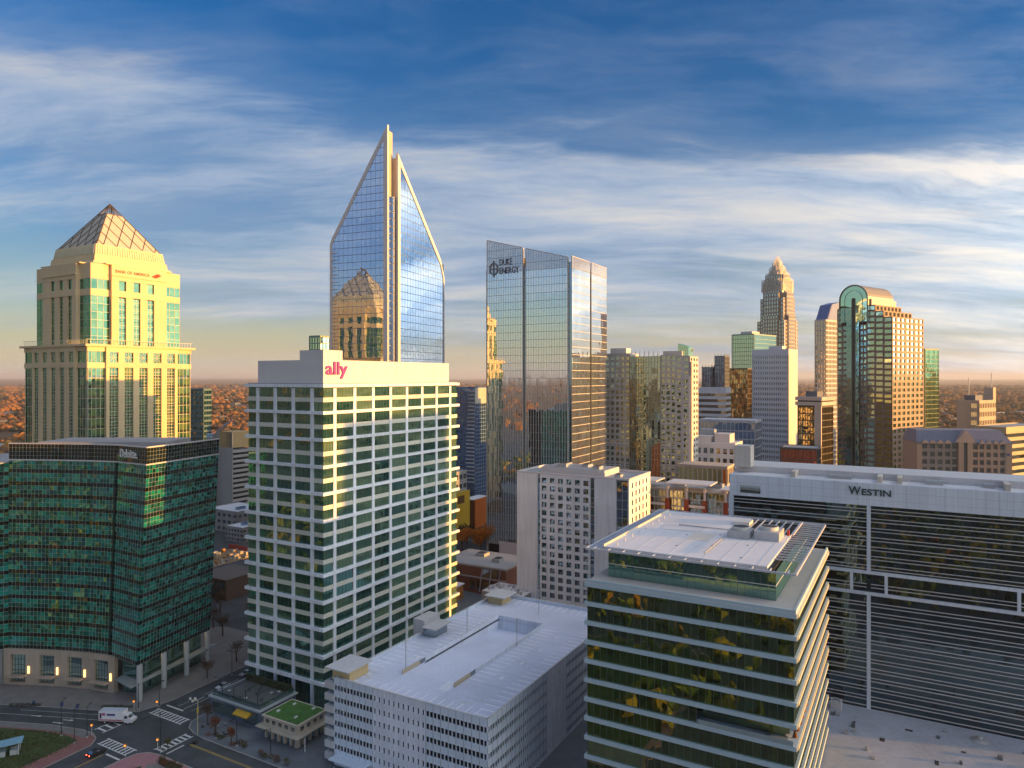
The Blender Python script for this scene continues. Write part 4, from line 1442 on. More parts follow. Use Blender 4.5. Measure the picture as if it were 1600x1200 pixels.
# ------------------------------------------------------------------ split glass tower with two pointed screens
def pointed_tower():
    W_, D_ = 60.0, 41.0
    b = B('pointed_glass_tower', 'blue mirrored glass tower with two steep pointed screens', -64.5, 385, W_, D_, R(68))
    fr = stone('tower_frame_pale', (.62, .58, .56), .6, .05, .3, .06, 0)
    gl = glass('mirror_glass', (.54, .68, .90), .80, ((.01, .03, .06), (.02, .05, .09), (.05, .08, .10)), (.5, .9), .0030, .010)
    bar = stone('blue_bar', (.16, .21, .27), .45, .05, .5, 0, 0, .3)
    lb = stone('pale_bar', (.55, .52, .48), .5)
    zs = 178.0
    fh = 4.1
    gold = stone('gold_crown_wall', (.60, .38, .10), .6)
    b.box('core', dark_core, 6, W_ - 1, 6, D_ - 1, 0, 165)
    b.box('crown_wall', gold, 5.7, 11, 5.7, 11, 165.004, 212.5)

    def screen(face, L, s_in, apex, shoulder, s_sh):
        """a thin upright blade: rectangle below the shoulder, leaning edge up to the apex by the corner"""
        def top(s_):
            return apex + (shoulder - apex) * (s_ - s_in) / (L - s_sh - s_in) if s_ < L - s_sh else shoulder - (s_ - (L - s_sh)) * 2.2
        # panes, row by row, cut by the sloping edge
        nr = int((apex) / fh)
        cw = 1.5
        g = b.mb('glazing', gl)
        for r in range(4, nr):
            z = r * fh
            s_ = s_in + 1.8
            while s_ < L - .9:
                e = min(s_ + cw, L - .9)
                zt = z + fh
                lim0, lim1 = top(s_) - 2.6, top(e) - 2.6
                if lim0 > z:
                    za, zb = min(zt, lim0), min(zt, max(lim1, z))
                    if face == 'L':
                        p = [(0, e, z), (0, s_, z), (0, s_, za), (0, e, zb)]
                    else:
                        p = [(s_, 0, z), (e, 0, z), (e, 0, zb), (s_, 0, za)]
                    g.poly(p)
                s_ = e
        for r in range(5, nr):
            z = r * fh
            e = L - .9
            if top(e) - 2.6 < z:
                # where the slope meets this floor
                e = s_in + (z + 2.6 - apex) * (L - s_sh - s_in) / (shoulder - apex)
            if e > s_in + 2.4:
                b.jf('floor_lines', bar, face, s_in + 1.8, e, z - .14, z + .14, -.05, .07)
        c_ = s_in + 1.8
        while c_ < L - 1:
            zt = top(c_) - 2.6
            if zt > 60:
                b.jf('floor_lines', bar, face, c_ - .05, c_ + .05, 40, zt, -.05, .05)
            c_ += 3.0
        # frame: inner upright, outer upright, sloping rail
        def pt(s_, z, d_):
            return (-d_, s_, z) if face == 'L' else (s_, -d_, z)

        def strip(name, a, c2, e, f_):
            lo = [pt(a[0], a[1], .3), pt(c2[0], c2[1], .3), pt(e[0], e[1], .3), pt(f_[0], f_[1], .3)]
            hi = [pt(a[0], a[1], -1.2), pt(c2[0], c2[1], -1.2), pt(e[0], e[1], -1.2), pt(f_[0], f_[1], -1.2)]
            MB().loft(lo, hi).build(name, fr, b.o)
        strip('inner_upright', (s_in, 0), (s_in + 2.6, 0), (s_in + 2.6, top(s_in + 2.6)), (s_in, apex))
        strip('outer_upright', (L - 1.4, 0), (L, 0), (L, top(L) - .2), (L - 1.4, top(L - 1.4) - .2))
        strip('raking_edge', (s_in + 2.65, top(s_in + 2.65) - 3.5), (L - s_sh, shoulder - 3.5), (L - s_sh, shoulder), (s_in + 2.65, top(s_in + 2.65)))
        strip('shoulder_edge', (L - s_sh + .02, shoulder - 3.5), (L - 1.42, top(L - 1.42) - 3.6), (L - 1.42, top(L - 1.42)), (L - s_sh + .02, shoulder))
        # dark backing so the blade is solid
        k = [(s_in + .4, 0), (L - .4, 0), (L - .4, top(L) - 2), (L - s_sh, shoulder - 1.5), (s_in + .4, top(s_in + .4) - 2)]
        MB().loft([pt(s_, z, -.25) for s_, z in k], [pt(s_, z, -5.5) for s_, z in k]).build('screen_back', stone('screen_tan', (.45, .36, .26), .7), b.o)
    screen('L', D_, 3.3, 237.5, 178.5, 1.5)
    screen('R', W_, 4.8, 223.0, 172.5, 5.0)
    # recessed slot between the screens
    for face in 'LR':
        b.curtain(face, 1.0, 6.9, 40, 199, 3, 39, gl, lb, -3.2, .1, .3, .12)
    b.box('slot_core', dark_core, 3.4, 8, 3.4, 8, 0, 199)
    # stepped floor ends on the outer uprights
    for k in range(18):
        z = 100 + k * fh
        b.f('side_fin', lb, 'L', D_ - 4.6, D_ - 1.1, z, z + .5, .02, .5)
    for face, L in (('P', W_), ('Q', D_)):
        b.curtain(face, .5, L - .5, 10, 170, 12, 39, gl, bar, 0, .1, .2, .08)
    b.box('rear_mass', dark_core, 5.6, W_ - .2, 5.6, D_ - .2, 0, 172)
    b.done()


pointed_tower()


# ------------------------------------------------------------------ Tower with sloping crown and company sign
def sloped_tower():
    W_, D_ = 48.8, 52.1
    b = B('sloped_crown_tower', 'mirrored glass tower with slanted crown and energy company sign', 31.0, 370.0, W_, D_)
    gl = glass('crown_tower_glass', (.84, .93, 1.0), .88, ((.01, .025, .04), (.02, .05, .06), (.05, .07, .06)), (.5, .9), .0025, .006)
    scr = glass('crown_screen_glass', (.86, .90, .96), .55, ((.20, .21, .22), (.26, .26, .26), (.34, .33, .32)), (.5, .9), .004, .01)
    wb = stone('cream_mullion', (.50, .47, .42), .55, .05, .4, .02, 0)
    bb = stone('steel_mullion', (.24, .29, .34), .45, .05, .4, .02, 0, .3)
    slot = glass('slot_glass', (.5, .72, .9), .6, ((.002, .012, .02), (.005, .03, .045), (.01, .05, .06)), (.5, .9), .003, .01)
    fh = 4.15
    b.box('core', dark_core, 2.5, W_ - .5, 2.5, D_ - .5, 0, 156)
    # L face: bay, slot, bay, slot (s grows to the left)
    def topz(s_):
        return 163.7 + (176.7 - 163.7) * (s_ - 4.1) / 48.0
    for s0, s1 in ((2.2, 27.0), (28.9, D_ - .6)):
        nc = round((s1 - s0) / 1.52)
        cw = (s1 - s0) / nc
        for i in range(nc):
            a, e = s0 + i * cw, s0 + (i + 1) * cw
            for k in range(2, 38):
                z = k * fh
                b.jq('glazing', gl, 'L', a, e, z, z + fh, 0)
            z = 38 * fh
            while z < topz(a) - .3:
                zt = min(z + fh / 2, topz(a))
                b.mb('crown_screen', scr).poly([(0, e, z), (0, a, z), (0, a, zt), (0, e, min(z + fh / 2, topz(e)))])
                z += fh / 2
            b.jf('mullions', wb, 'L', a - .06, a + .06, 8, topz(a), -.05, .08)
            b.jf('mullions', wb, 'L', a - .11, a + .11, 8, 92, -.04, .14)
        for k in range(2, 43):
            z = k * fh
            if z < topz(s0):
                b.jf('mullions', bb, 'L', s0, s1, z - .09, z + .09, -.05, .1)
        lo = [(-.12, s0, topz(s0) - .4), (-.12, s1, topz(s1) - .4), (.5, s1, topz(s1) - .4), (.5, s0, topz(s0) - .4)]
        hi = [(-.12, s0, topz(s0)), (-.12, s1, topz(s1)), (.5, s1, topz(s1)), (.5, s0, topz(s0))]
        MB().loft(lo, hi).build('crown_rail', wb, b.o)
        for q in (s0, s1):
            b.f('edge_fin', wb, 'L', q - .18, q + .18, 4, topz(q) - .4, -1.2, .16)
        # crown returns give the screen depth
        MB().loft([(.06, s0, 157), (.06, s1, 157), (.5, s1, 157), (.5, s0, 157)], [(.06, s0, topz(s0) - .5), (.06, s1, topz(s1) - .5), (.5, s1, topz(s1) - .5), (.5, s0, topz(s0) - .5)]).build('screen_back', stone('screen_back_pale', (.45, .43, .40), .7), b.o)
    b.curtain('L', 27.0, 28.9, 6, 160, 2, 37, slot, bb, -.9, 0, .1, .05)
    b.curtain('L', .3, 2.2, 6, 160.5, 2, 37, slot, bb, -.9, .06, .1, .05)
    b.box('slot_cap', stone('warm_cap', (.55, .38, .2), .6), 2.3, 8, 26.2, 29.5, 160.1, 165)
    b.box('plant_level', stone('warm_cap'), 8, 40, 6, 46, 156.1, 161.5)
    # R face: two bays of white grid with a slot
    for s0, s1 in ((.5, 24.4), (26.4, W_)):
        nc = round((s1 - s0) / 1.5)
        b.curtain('R', s0, s1, 8.3, 157.7, nc, 36, gl, wb, 0, .13, .34, .12)
        b.curtain('R', s0, s1, 157.7, 163.5, nc, 1, scr, wb, 0, .13, .3, .12)
        b.jf('screen_backs', stone('screen_back_pale'), 'R', s0, s1, 157, 163.4, -.5, -.06)
    b.curtain('R', 24.4, 26.4, 8, 160, 1, 37, slot, bb, -1.8, 0, .1, .05)
    for face, L in (('P', W_), ('Q', D_)):
        b.curtain(face, .3, L - .3, 8, 160, 10, 37, gl, bb, 0, .1, .2, .08)
    # lobby podium
    b.box('podium', stone('podium_stone', (.42, .38, .34), .8), -1.5, W_ + 1, -1, D_ - 14, 0, 8.2)
    b.box('street_screen', white_paint, -4.5, -4.0, 30, 41, .14, 11)
    dk = stone('sign_dark_blue', (.12, .15, .20), .4)
    lettering('sign_lettering', 'DUKE', dk, b.o, (-.16, 43.4, 161.6), (0, -1, 0), 3.6, .2, 8.0, .0)
    lettering('sign_lettering', 'ENERGY', dk, b.o, (-.16, 43.4, 156.9), (0, -1, 0), 3.6, .2, 12.0, .0)
    ring = MB()
    cy_, cz = 47.1, 160.0
    for k in range(4):
        for i in range(9):
            t0 = R(k * 90 + 8 + i * 9)
            t1 = R(k * 90 + 8 + (i + 1) * 9)
            ring.bar((-.3, cy_ - 2.5 * math.cos(t0), cz + 3.2 * math.sin(t0)), (-.3, cy_ - 2.5 * math.cos(t1), cz + 3.2 * math.sin(t1)), .5)
    for (a, c1, e, f_) in ((0, 0, 0, 4.6), (0, 0, 0, -4.6), (0, 0, 2.6, 0), (0, 0, -2.6, 0)):
        ring.bar((-.3, cy_ + a, cz + c1), (-.3, cy_ + e, cz + f_), .55)
    ring.build('sign_emblem', dk, b.o)
    b.done()


sloped_tower()
# ------------------------------------------------------------------ towers and blocks further back
def gridface(b, face, s0, s1, z0, z1, nc, nr, st, gl, pf=.35, sf=.4, rec=.35, d=0.0, pieces=False):
    """windows set back between piers and floor bands"""
    cw, rh = (s1 - s0) / nc, (z1 - z0) / nr
    for i in range(nc):
        for j in range(nr):
            a, e = s0 + (i + pf / 2) * cw, s0 + (i + 1 - pf / 2) * cw
            z = z0 + j * rh
            if pieces:
                b.f('window', gl, face, a, e, z + rh * sf / 2, z + rh * (1 - sf / 2), d - rec - .1, d - rec)
            else:
                b.jq('glazing', gl, face, a, e, z + rh * sf / 2, z + rh * (1 - sf / 2), d - rec)
    if pf > 0:
        for i in range(nc + 1):
            c = s0 + i * cw
            b.jf('wall_piers', st, face, max(s0, c - cw * pf / 2), min(s1, c + cw * pf / 2), z0, z1, d - rec - .2, d)
    if sf > 0:
        for j in range(nr + 1):
            c = z0 + j * rh
            b.jf('wall_bands', st, face, s0, s1, max(z0, c - rh * sf / 2), min(z1, c + rh * sf / 2), d - rec - .2, d - .015)


def block(name, label, x, y, w, d, t, st, gl, nl, nr_, rows, ang=GA, pf=.35, sf=.4, cat='building', z0=0.0, roof=None, parapet=1.0, rear=True):
    b = B(name, label, x, y, w, d, ang, cat)
    b.box('core', dark_core, .7, w - .7, .7, d - .7, 0, t - .6)
    gridface(b, 'L', 0, d, z0, t - parapet, nl, rows, st, gl, pf, sf)
    gridface(b, 'R', 0, w, z0, t - parapet, nr_, rows, st, gl, pf, sf)
    if rear:
        b.f('rear_wall', st, 'P', 0, w, 0, t - parapet, -.6, 0)
        b.f('rear_wall', st, 'Q', .6, d - .6, 0, t - parapet, -.6, 0)
    for face, L in (('L', d), ('P', w), ('R', w), ('Q', d)):
        k = .5 if face in 'LQ' else 0
        b.f('parapet', st, face, k, L - k, t - parapet, t, -.5, .03)
    b.box('roof', roof or roof_grey, .5, w - .5, .5, d - .5, t - .6, t - .35)
    return b


tan_st = stone('tan_stone', (.56, .53, .49), .85, .08, .25, .08, .05)
white_st = stone('white_stone', (.66, .66, .68), .8, .06, .25, .08, .05)
brown_st = stone('brown_granite', (.26, .17, .12), .6, .08, .25, .08, .02)
dkgl = glass('plain_dark_glass', (.75, .85, .9), .30, ((.005, .01, .012), (.015, .025, .03), (.06, .07, .06)), (.5, .85), .010, .03)
greengl = glass('green_mirror', (.62, .92, .76), .62, ((.005, .03, .02), (.015, .06, .045), (.04, .09, .06)), (.5, .9), .005, .015)
bluegl = glass('blue_glass', (.55, .75, 1.0), .38, ((.004, .02, .06), (.01, .05, .13), (.05, .10, .17)), (.5, .85), .01, .03)
goldgl = glass('gold_reflection_glass', (1.0, .72, .34), .58, ((.03, .015, .003), (.06, .03, .006), (.12, .06, .01)), (.5, .9), .03, .10)  # gold reflection put into the glass tint and room colours

# ---- residential tower with the green bowed glass centre
def apartment_tower():
    W_, D_, T = 17.8, 51.2, 115.0
    b = B('apartment_tower', 'grey stone apartment tower with tall green glass bay in the middle', 100.2, 400, W_, D_)
    b.box('core', dark_core, .8, W_ - .8, .8, D_ - .8, 0, T - 3)
    rows = 34
    g = glass('apartment_glass', (.7, .9, .75), .42, ((.008, .012, .008), (.02, .03, .02), (.07, .08, .04)), (.5, .85), .008, .03)
    gridface(b, 'L', 4.6, 8.2, 0, T - 3, 1, rows, tan_st, g, .4, .45)
    gridface(b, 'L', 8.2, 17.0, 0, T - 2, 3, rows, tan_st, g, .32, .35)
    gridface(b, 'L', 35.5, D_, 0, T - 2, 5, rows, tan_st, g, .34, .38)
    for s_ in range(8, 34, 4):
        z = T - 3 - s_ * 3.2
        b.f('belt_course', white_st, 'L', 8.2, 17, z, z + .6, 0, .25)
        b.f('belt_course', white_st, 'L', 35.5, D_, z, z + .6, 0, .25)
    # shallow bow of glass
    n = 12
    mb, bars = b.mb('bay_glazing', g), b.mb('bay_mullions', stone('bay_bar', (.34, .30, .20), .5))
    pt = []
    for i in range(n + 1):
        t = i / n
        pt.append((-.3 - 2.6 * math.sin(math.pi * t), 17.0 + 18.5 * t))
    for i in range(n):
        for j in range(rows):
            z = j * 3.3
            mb.poly([(*pt[i + 1], z), (*pt[i], z), (*pt[i], z + 3.3), (*pt[i + 1], z + 3.3)])
    for i in range(n + 1):
        bars.bar((*pt[i], 0), (*pt[i], rows * 3.3), .28)
    for j in range(rows + 1):
        for i in range(n):
            bars.bar((*pt[i], j * 3.3), (*pt[i + 1], j * 3.3), .16)
    gridface(b, 'R', 0, W_, 0, T - 3, 3, rows, tan_st, g, .5, .5)
    b.f('corner_pier', stone('cream_pier', (.50, .44, .36), .8), 'R', -.1, 1.2, 0, T - 6, 0, .9)
    b.f('corner_pier', tan_st, 'L', -.1, 4.6, 0, T - 14, -.4, .5)
    gridface(b, 'L', 0, 4.6, T - 14, T - 3, 1, 3, tan_st, g, .5, .5)
    for k in range(30):
        b.f('window', g, 'L', 1.3, 3.4, T - 18 - k * 3.3, T - 16.2 - k * 3.3, .42, .52)
    b.f('rear_wall', tan_st, 'P', 0, W_, 0, T - 3, -.5, 0)
    b.f('rear_wall', tan_st, 'Q', .5, D_ - .5, 0, T - 3, -.5, 0)
    b.box('roof', roof_grey, .5, W_ - .5, .5, D_ - .5, T - 2.9, T - 2.6)
    b.box('attic', tan_st, 1.5, W_ - 1, 36, 50.5, T - 2.6, T - .6)
    b.box('attic', tan_st, 1.5, W_ - 1, 5, 16, T - 2.6, T + .2)
    b.box('white_screen', white_paint, 6, 14, 40, 50, T - .6, T + 2.6)
    MB().loft([(4, 2, T - 2.6), (14, 2, T - 2.6), (14, 8, T - 2.6), (4, 8, T - 2.6)], [(4, 2, T + 2.6), (14, 2, T + 2.6), (14, 8, T + 4.6), (4, 8, T + 4.6)]).build('green_roof_fin', greengl, b.o)
    for i in range(7):
        b.box('roof_post', tan_st, -1.6, -1.3, 18 + i * 2.7, 18.3 + i * 2.7, T - 2.6, T + .4)
    # low podium with a bright arcade
    pod = B('arcade_building', 'low cream arcade building with tall yellow windows below the apartment tower', 113.5, 375, 16, 26)
    pod.box('core', dark_core, .8, 15.2, .8, 25.2, 0, 52)
    warm = glass('arcade_glass', (.9, .85, .5), .45, ((.03, .03, .005), (.10, .09, .01), (.22, .18, .03)), (.4, .8))
    gridface(pod, 'L', 0, 26, 43, 52, 10, 1, stone('arcade_cream', (.50, .42, .32), .8), warm, .22, .15)
    pod.box('lower_wall', tan_st, .4, 15.5, .4, 25.6, 0, 42.99)
    gridface(pod, 'R', 0, 16, 43, 52, 5, 1, stone('arcade_cream'), warm, .3, .15)
    pod.box('roof', stone('warm_roof', (.45, .38, .33), .9), -.3, 16.2, -.3, 26.3, 52.0, 53.0)
    pod.done()
    b.done()


apartment_tower()

# ---- white tower punched with a fine grid of slots
wt_ = block('white_grid_tower', 'white office tower punched with a fine grid of small dark windows', 202.4, 520, 19.6, 27.2, 121, white_st, dkgl, 20, 1, 30, R(50), .42, .5, parapet=4)
wt_.box('plant_room', white_st, 4, 12, 6, 16, 120.7, 123.5)
wt_.f('side_wall', white_st, 'R', .6, 19.0, 0, 116.9, -.5, .04)
for k in range(2):
    pass
wt_.done()

# ---- tower with barrel-vaulted top
def vaulted_tower():
    W_, D_ = 40.8, 36.8
    ang = R(35)
    b = B('vaulted_tower', 'brown granite tower with arched glass gable and barrel vaulted roof', 240.8, 450, W_, D_, ang)
    g = glass('vaulted_glass', (.62, .86, .66), .72, ((.01, .025, .018), (.03, .05, .035), (.06, .08, .05)), (.5, .9), .005, .02)
    T = 139.0
    fh = 3.75
    b.box('core', dark_core, 1, W_ - 1, 1, D_ - 1, 0, T - 1)
    nrow = 36
    # L face (towards the camera): side bay, arch bay, wide bays
    steps = [(0, 9.2, T - .5), (9.2, 15.6, T + 5.6), (15.6, 19.2, T + 8.6)]
    for s0, s1, top in ((0, 5.6, T), (5.6, 11.0, T + 4.2), (11.0, 16.6, T + 8.4)):
        gridface(b, 'L', s0, s1, 4, top - .2, 1, round((top - 4) / fh), brown_st, g, .16, .38)
    gridface(b, 'L', 16.6, 21.2, 4, T - 4, 2, 35, brown_st, g, .2, .38)
    gridface(b, 'L', 29.8, 33.2, 4, T - 4, 1, 35, brown_st, g, .2, .38)
    gridface(b, 'L', 33.2, D_, 4, T + 7, 1, 38, brown_st, g, .2, .38)
    b.box('upper_block', dark_core, .6, W_ - 4, 5.7, D_ - .6, T - .9, T + 3.8)
    b.box('upper_block', dark_core, .6, W_ - 7, 11.1, D_ - .6, T + 3.8, T + 8.0)
    # R face golden in the sun
    gridface(b, 'R', 0, W_, 4, T - .2, 7, 36, brown_st, g, .38, .42)
    for k, (dd, L, z0_) in enumerate(((5.6, W_ - 4, T), (11.0, W_ - 7, T + 4.2))):
        gridface(b, 'R', 1.2, L, z0_, z0_ + 4.0, 7, 1, brown_st, g, .38, .4, d=-dd)
    # arch gable: a glass blade with rounded head, and the vault behind it
    s0, s1 = 15.2, 34.6
    c, r = (s0 + s1) / 2, (s1 - s0) / 2
    zsp = 151.5
    arch = [(c + r * math.cos(R(t)), zsp + r * math.sin(R(t))) for t in range(0, 181, 9)]
    prof = [(s1, T + 7.5)] + arch + [(s0, T + 7.5)]
    MB().loft([(-.4, s_, z) for s_, z in prof], [(W_ - 9, s_, z) for s_, z in prof]).build('barrel_vault', stone('vault_bronze', (.34, .27, .17), .35, .06, .2, .05, 0, .4), b.o)
    gp = [(s0 + 1.4, 4), (s1 - 1.4, 4)] + [(c + (r - 1.4) * math.cos(R(t)), zsp + (r - 1.4) * math.sin(R(t))) for t in range(0, 181, 9)]
    for j in range(40):
        z = 6 + j * fh
        if z > 152:
            break
    gb = b.mb('gable_glazing', g)
    nz = 40
    for j in range(nz):
        z, zt = 4 + j * (zsp - 4) / nz, 4 + (j + 1) * (zsp - 4) / nz
        for a, e in ((21.2, 23.9), (25.9, 29.8)) if z < T - 4 else ((s0 + .8, 19.4), (19.4, 23.9), (25.9, 30.4), (30.4, s1 - .8)):
            gb.poly([(-.75, e, z), (-.75, a, z), (-.75, a, zt), (-.75, e, zt)])
    for k in range(20):
        t0, t1 = R(k * 9), R((k + 1) * 9)
        for r0, r1 in ((1.0, r * .55), (r * .55, r - .8)):
            gb.poly([(-.75, c + rr * math.cos(t), zsp + rr * math.sin(t)) for rr, t in ((r0, t0), (r1, t0), (r1, t1), (r0, t1))])
    arcs = MB()
    for rr, w in ((r, .5), (r * .62, .2), (1.2, .2)):
        for k in range(20):
            t0, t1 = R(k * 9), R((k + 1) * 9)
            arcs.bar((-.9, c + rr * math.cos(t0), zsp + rr * math.sin(t0)), (-.9, c + rr * math.cos(t1), zsp + rr * math.sin(t1)), w)
        for q in (-rr, rr):
            arcs.bar((-.9, c + q, T - 4 if rr > 3 else 4), (-.9, c + q, zsp), w)
    arcs.build('arch_ribs', stone('arch_rib_green', (.22, .28, .24), .4, .05, .3, 0, 0, .2), b.o)
    slotm = stone('slot_black', (.01, .012, .012), .3)
    MB().box(-.8, -.5, c - 1.0, c + 1.0, 4, zsp).loft([(-.8, c + 1.0 * math.cos(R(t)), zsp + 1.0 * math.sin(R(t))) for t in range(0, 181, 20)], [(-.5, c + 1.0 * math.cos(R(t)), zsp + 1.0 * math.sin(R(t))) for t in range(0, 181, 20)]).build('centre_slot', slotm, b.o)
    b.box('clerestory', stone('pale_clerestory', (.55, .47, .36), .5, .05, .3, .04), 1.6, W_ - 8, s0 - 1.2, s1 + .5, T + 8.1, 151.4)
    b.f('rear_wall', brown_st, 'P', 0, W_, 0, T, -.5, 0)
    b.f('rear_wall', brown_st, 'Q', .5, D_ - .5, 0, T, -.5, 0)
    b.done()


vaulted_tower()

# ---- stepped crown skyscraper
def crown_tower():
    ang = R(38)
    W_, D_ = 29.0, 34.0
    b = B('crowned_skyscraper', 'tall tapering skyscraper with a crown of stepped silver spires', 306.3, 800, W_, D_, ang)
    pk = stone('rose_granite', (.38, .30, .24), .6, .06, .2, .05, 0)
    g = glass('skyscraper_glass', (.75, .85, .85), .45, ((.02, .025, .025), (.05, .06, .06), (.10, .10, .08)), (.5, .85), .01, .03)
    tiers = [(0, 0, 165), (2.5, 165, 191), (4.6, 191, 205), (6.6, 205, 214)]
    for ins, z0_, z1_ in tiers:
        b.box('core', dark_core, ins + .7, W_ - ins - .7, ins + .7, D_ - ins - .7, z0_, z1_ - .5)
        nr = max(2, round((z1_ - z0_) / 4.3))
        # centre field stands proud of the corners
        for face, L in (('L', D_), ('R', W_)):
            gridface(b, face, ins + .2, L - ins - .2, z0_, z1_, 9, nr, pk, g, .45, .35, d=-ins)
            gridface(b, face, 7.5, L - 7.5, z0_, min(z1_ + 6, 218), 6, nr + 1, pk, g, .4, .3, d=-ins + 1.4)
            b.f('centre_side', pk, face, 7.3, L - 7.3, z0_, min(z1_ + 6, 218), -ins - .2, -ins + .85)
        b.f('rear_wall', pk, 'P', ins, W_ - ins, z0_, z1_, -ins - .5, -ins)
        b.f('rear_wall', pk, 'Q', ins + .5, D_ - ins - .5, z0_, z1_, -ins - .5, -ins)
        b.box('setback_roof', roof_grey, ins + .3, W_ - ins - .3, ins + .3, D_ - ins - .3, z1_ - .48, z1_ - .2)
    sil = stone('silver_spire', (.62, .56, .48), .4, .05, .2, .05, 0, .3)
    cx, cy_ = W_ / 2, D_ / 2
    rods = [(11.4, 205, 215, 17), (8.6, 212, 222, 13), (6.0, 218, 229, 10), (3.6, 224, 235, 7), (1.5, 230, 240, 4)]
    for h, z0_, z1_, n in rods:
        hy = h * D_ / W_
        b.box('crown_stage', sil, cx - h + .8, cx + h - .8, cy_ - hy + .8, cy_ + hy - .8, z0_ - 8, z1_ - 5.5)
        for i in range(n):
            t = -1 + 2 * i / (n - 1)
            lift = (1 - abs(t)) * 3.5
            for (x, y) in ((cx + t * h, cy_ - hy), (cx - h, cy_ + t * hy), (cx + h, cy_ + t * hy), (cx + t * h, cy_ + hy)):
                b.mb('crown_rods', sil).cyl(x, y, z0_ - 6, z1_ + lift - 2.5, .38, .2, 5)
    b.done()


crown_tower()

gt = block('green_glass_tower', 'pale green mirrored glass tower below the crowned skyscraper', 238.4, 700, 49.7, 23.8, 143.5, stone('green_bar', (.25, .36, .30), .5), greengl, 12, 24, 34, R(45), .06, .10)
gt.box('plant_room', tan_st, 4, 20, 4, 16, 143.1, 146)
gt.done()
block('gold_reflection_tower', 'glass tower tinted with the gold of its warped reflections beside the white tower', 198.9, 600, 12.7, 15.7, 108, stone('gold_bar', (.10, .07, .03), .5), goldgl, 9, 6, 26, R(50), .07, .10).done()
for (x, y, w, d, t, lab) in ((239.3, 800, 14.1, 12, 124.5, 'taller dark pinnacled block of the pair beside the gold tower'), (226.5, 806, 12, 12, 112, 'shorter dark pinnacled block of the pair beside the gold tower')):
    pb = block('pinnacled_block', lab, x, y, w, d, t, stone('slate_dark', (.13, .14, .17), .7), bluegl, 6, 6, 26, R(50), .5, .12)
    for i in range(4):
        pb.mb('pinnacles', stone('slate_dark')).cyl(.6 + i * (w - 1.2) / 3, .6, t, t + 2.6, .5, .1, 5)
        pb.mb('pinnacles', stone('slate_dark')).cyl(.6, .6 + i * (d - 1.2) / 3, t, t + 2.6, .5, .1, 5)
    pb.done()
block('banded_office', 'white office block with dark horizontal window bands in the middle distance', 162.5, 540, 17.5, 24, 92.5, white_st, dkgl, 1, 1, 20, GA, .0, .5, parapet=3.5).done()
block('blue_glass_lowrise', 'long low building with blue glass front and pale roof edge', 164.3, 480, 23.4, 38, 71, stone('pale_edge', (.5, .52, .55), .6), bluegl, 14, 8, 12, GA, .08, .12, parapet=1.6, roof=roof_white).done()
wl_ = block('pale_lowrise', 'pale low building with square windows and rooftop sheds', 131.7, 420, 21.8, 27, 61, white_st, dkgl, 7, 5, 10, GA, .4, .45, parapet=2, roof=roof_white)
wl_.box('roof_shed', white_paint, 5, 18, 4, 13, 60.7, 66)
wl_.box('roof_shed', white_paint, 4, 12, 15, 24, 60.7, 64.5)
wl_.box('roof_shed', stone('blue_shed', (.30, .36, .42), .6), 12.4, 20, 15, 24, 60.7, 68)
wl_.done()
block('dark_glass_lowrise', 'dark glass low building next to the white grid tower', 172, 400, 20, 20, 60, stone('dark_frame', (.06, .06, .06), .6), dkgl, 10, 8, 10, GA, .08, .1).done()

# ---- dark tower with pale cap
dt = block('capped_dark_tower', 'dark amber glass tower with pale flat cap and pale corner pier', 186.7, 430, 20, 14.1, 83, stone('bronze_dark', (.05, .04, .03), .5), glass('amber_glass', (1.0, .8, .45), .40, ((.01, .008, .003), (.03, .02, .005), (.10, .07, .02)), (.5, .85), .02, .06), 9, 9, 20, R(45), .12, .16)
dt.box('cap', stone('cap_buff', (.50, .44, .38), .8), -1.2, 21, -1.2, 15, 83.01, 85.2)
dt.box('cap', stone('cap_buff'), -1.2, 21, -1.2, 15, 86.0, 88.2)
dt.box('cap_core', dark_core, 0, 20, 0, 14, 85.2, 86.0)
dt.box('plant_room', stone('slate_dark'), 5, 14, 4, 11, 88.21, 91.5)
dt.f('corner_pier', stone('cap_buff'), 'L', -.3, 3.4, 0, 83, .02, .6)
dt.f('corner_pier', stone('cap_buff'), 'R', -.6, .4, 0, 83, .02, .6)
dt.done()

# ---- sliver tower with the blue raked roof
hb = block('raked_roof_tower', 'slim tan tower with blue raked roof beside the vaulted tower', 247.2, 560, 23.6, 9, 146, tan_st, glass('sliver_glass', (1.0, .85, .6), .5, ((.02, .018, .01), (.05, .04, .02), (.10, .08, .04)), (.5, .9), .02, .05), 4, 10, 38, R(40), .4, .3)
MB().loft([(2, -.2, 146.01), (23.6, -.2, 146.01), (23.6, 9, 146.01), (2, 9, 146.01)], [(9, -.2, 158), (23.6, -.2, 161), (23.6, 9, 161), (9, 9, 158)]).build('raked_roof', stone('roof_blue', (.10, .15, .32), .5), hb.o)
for i in range(6):
    MB().bar((2.0 + i * 1.4, -.4, 146 + i * 2.3), (4.4 + i * 1.4, -.4, 147.5 + i * 2.3), .5).build('roof_fin', stone('roof_blue'), hb.o)
hb.done()
block('green_rear_tower', 'deep green glass tower half hidden behind the vaulted tower', 377.7, 650, 22.8, 14, 126.5, stone('green_bar_dark', (.05, .10, .07), .5), glass('deep_green', (.35, .75, .45), .5, ((.003, .02, .01), (.008, .04, .02), (.03, .06, .03)), (.5, .9), .012, .05), 7, 11, 30, R(30), .07, .08).done()

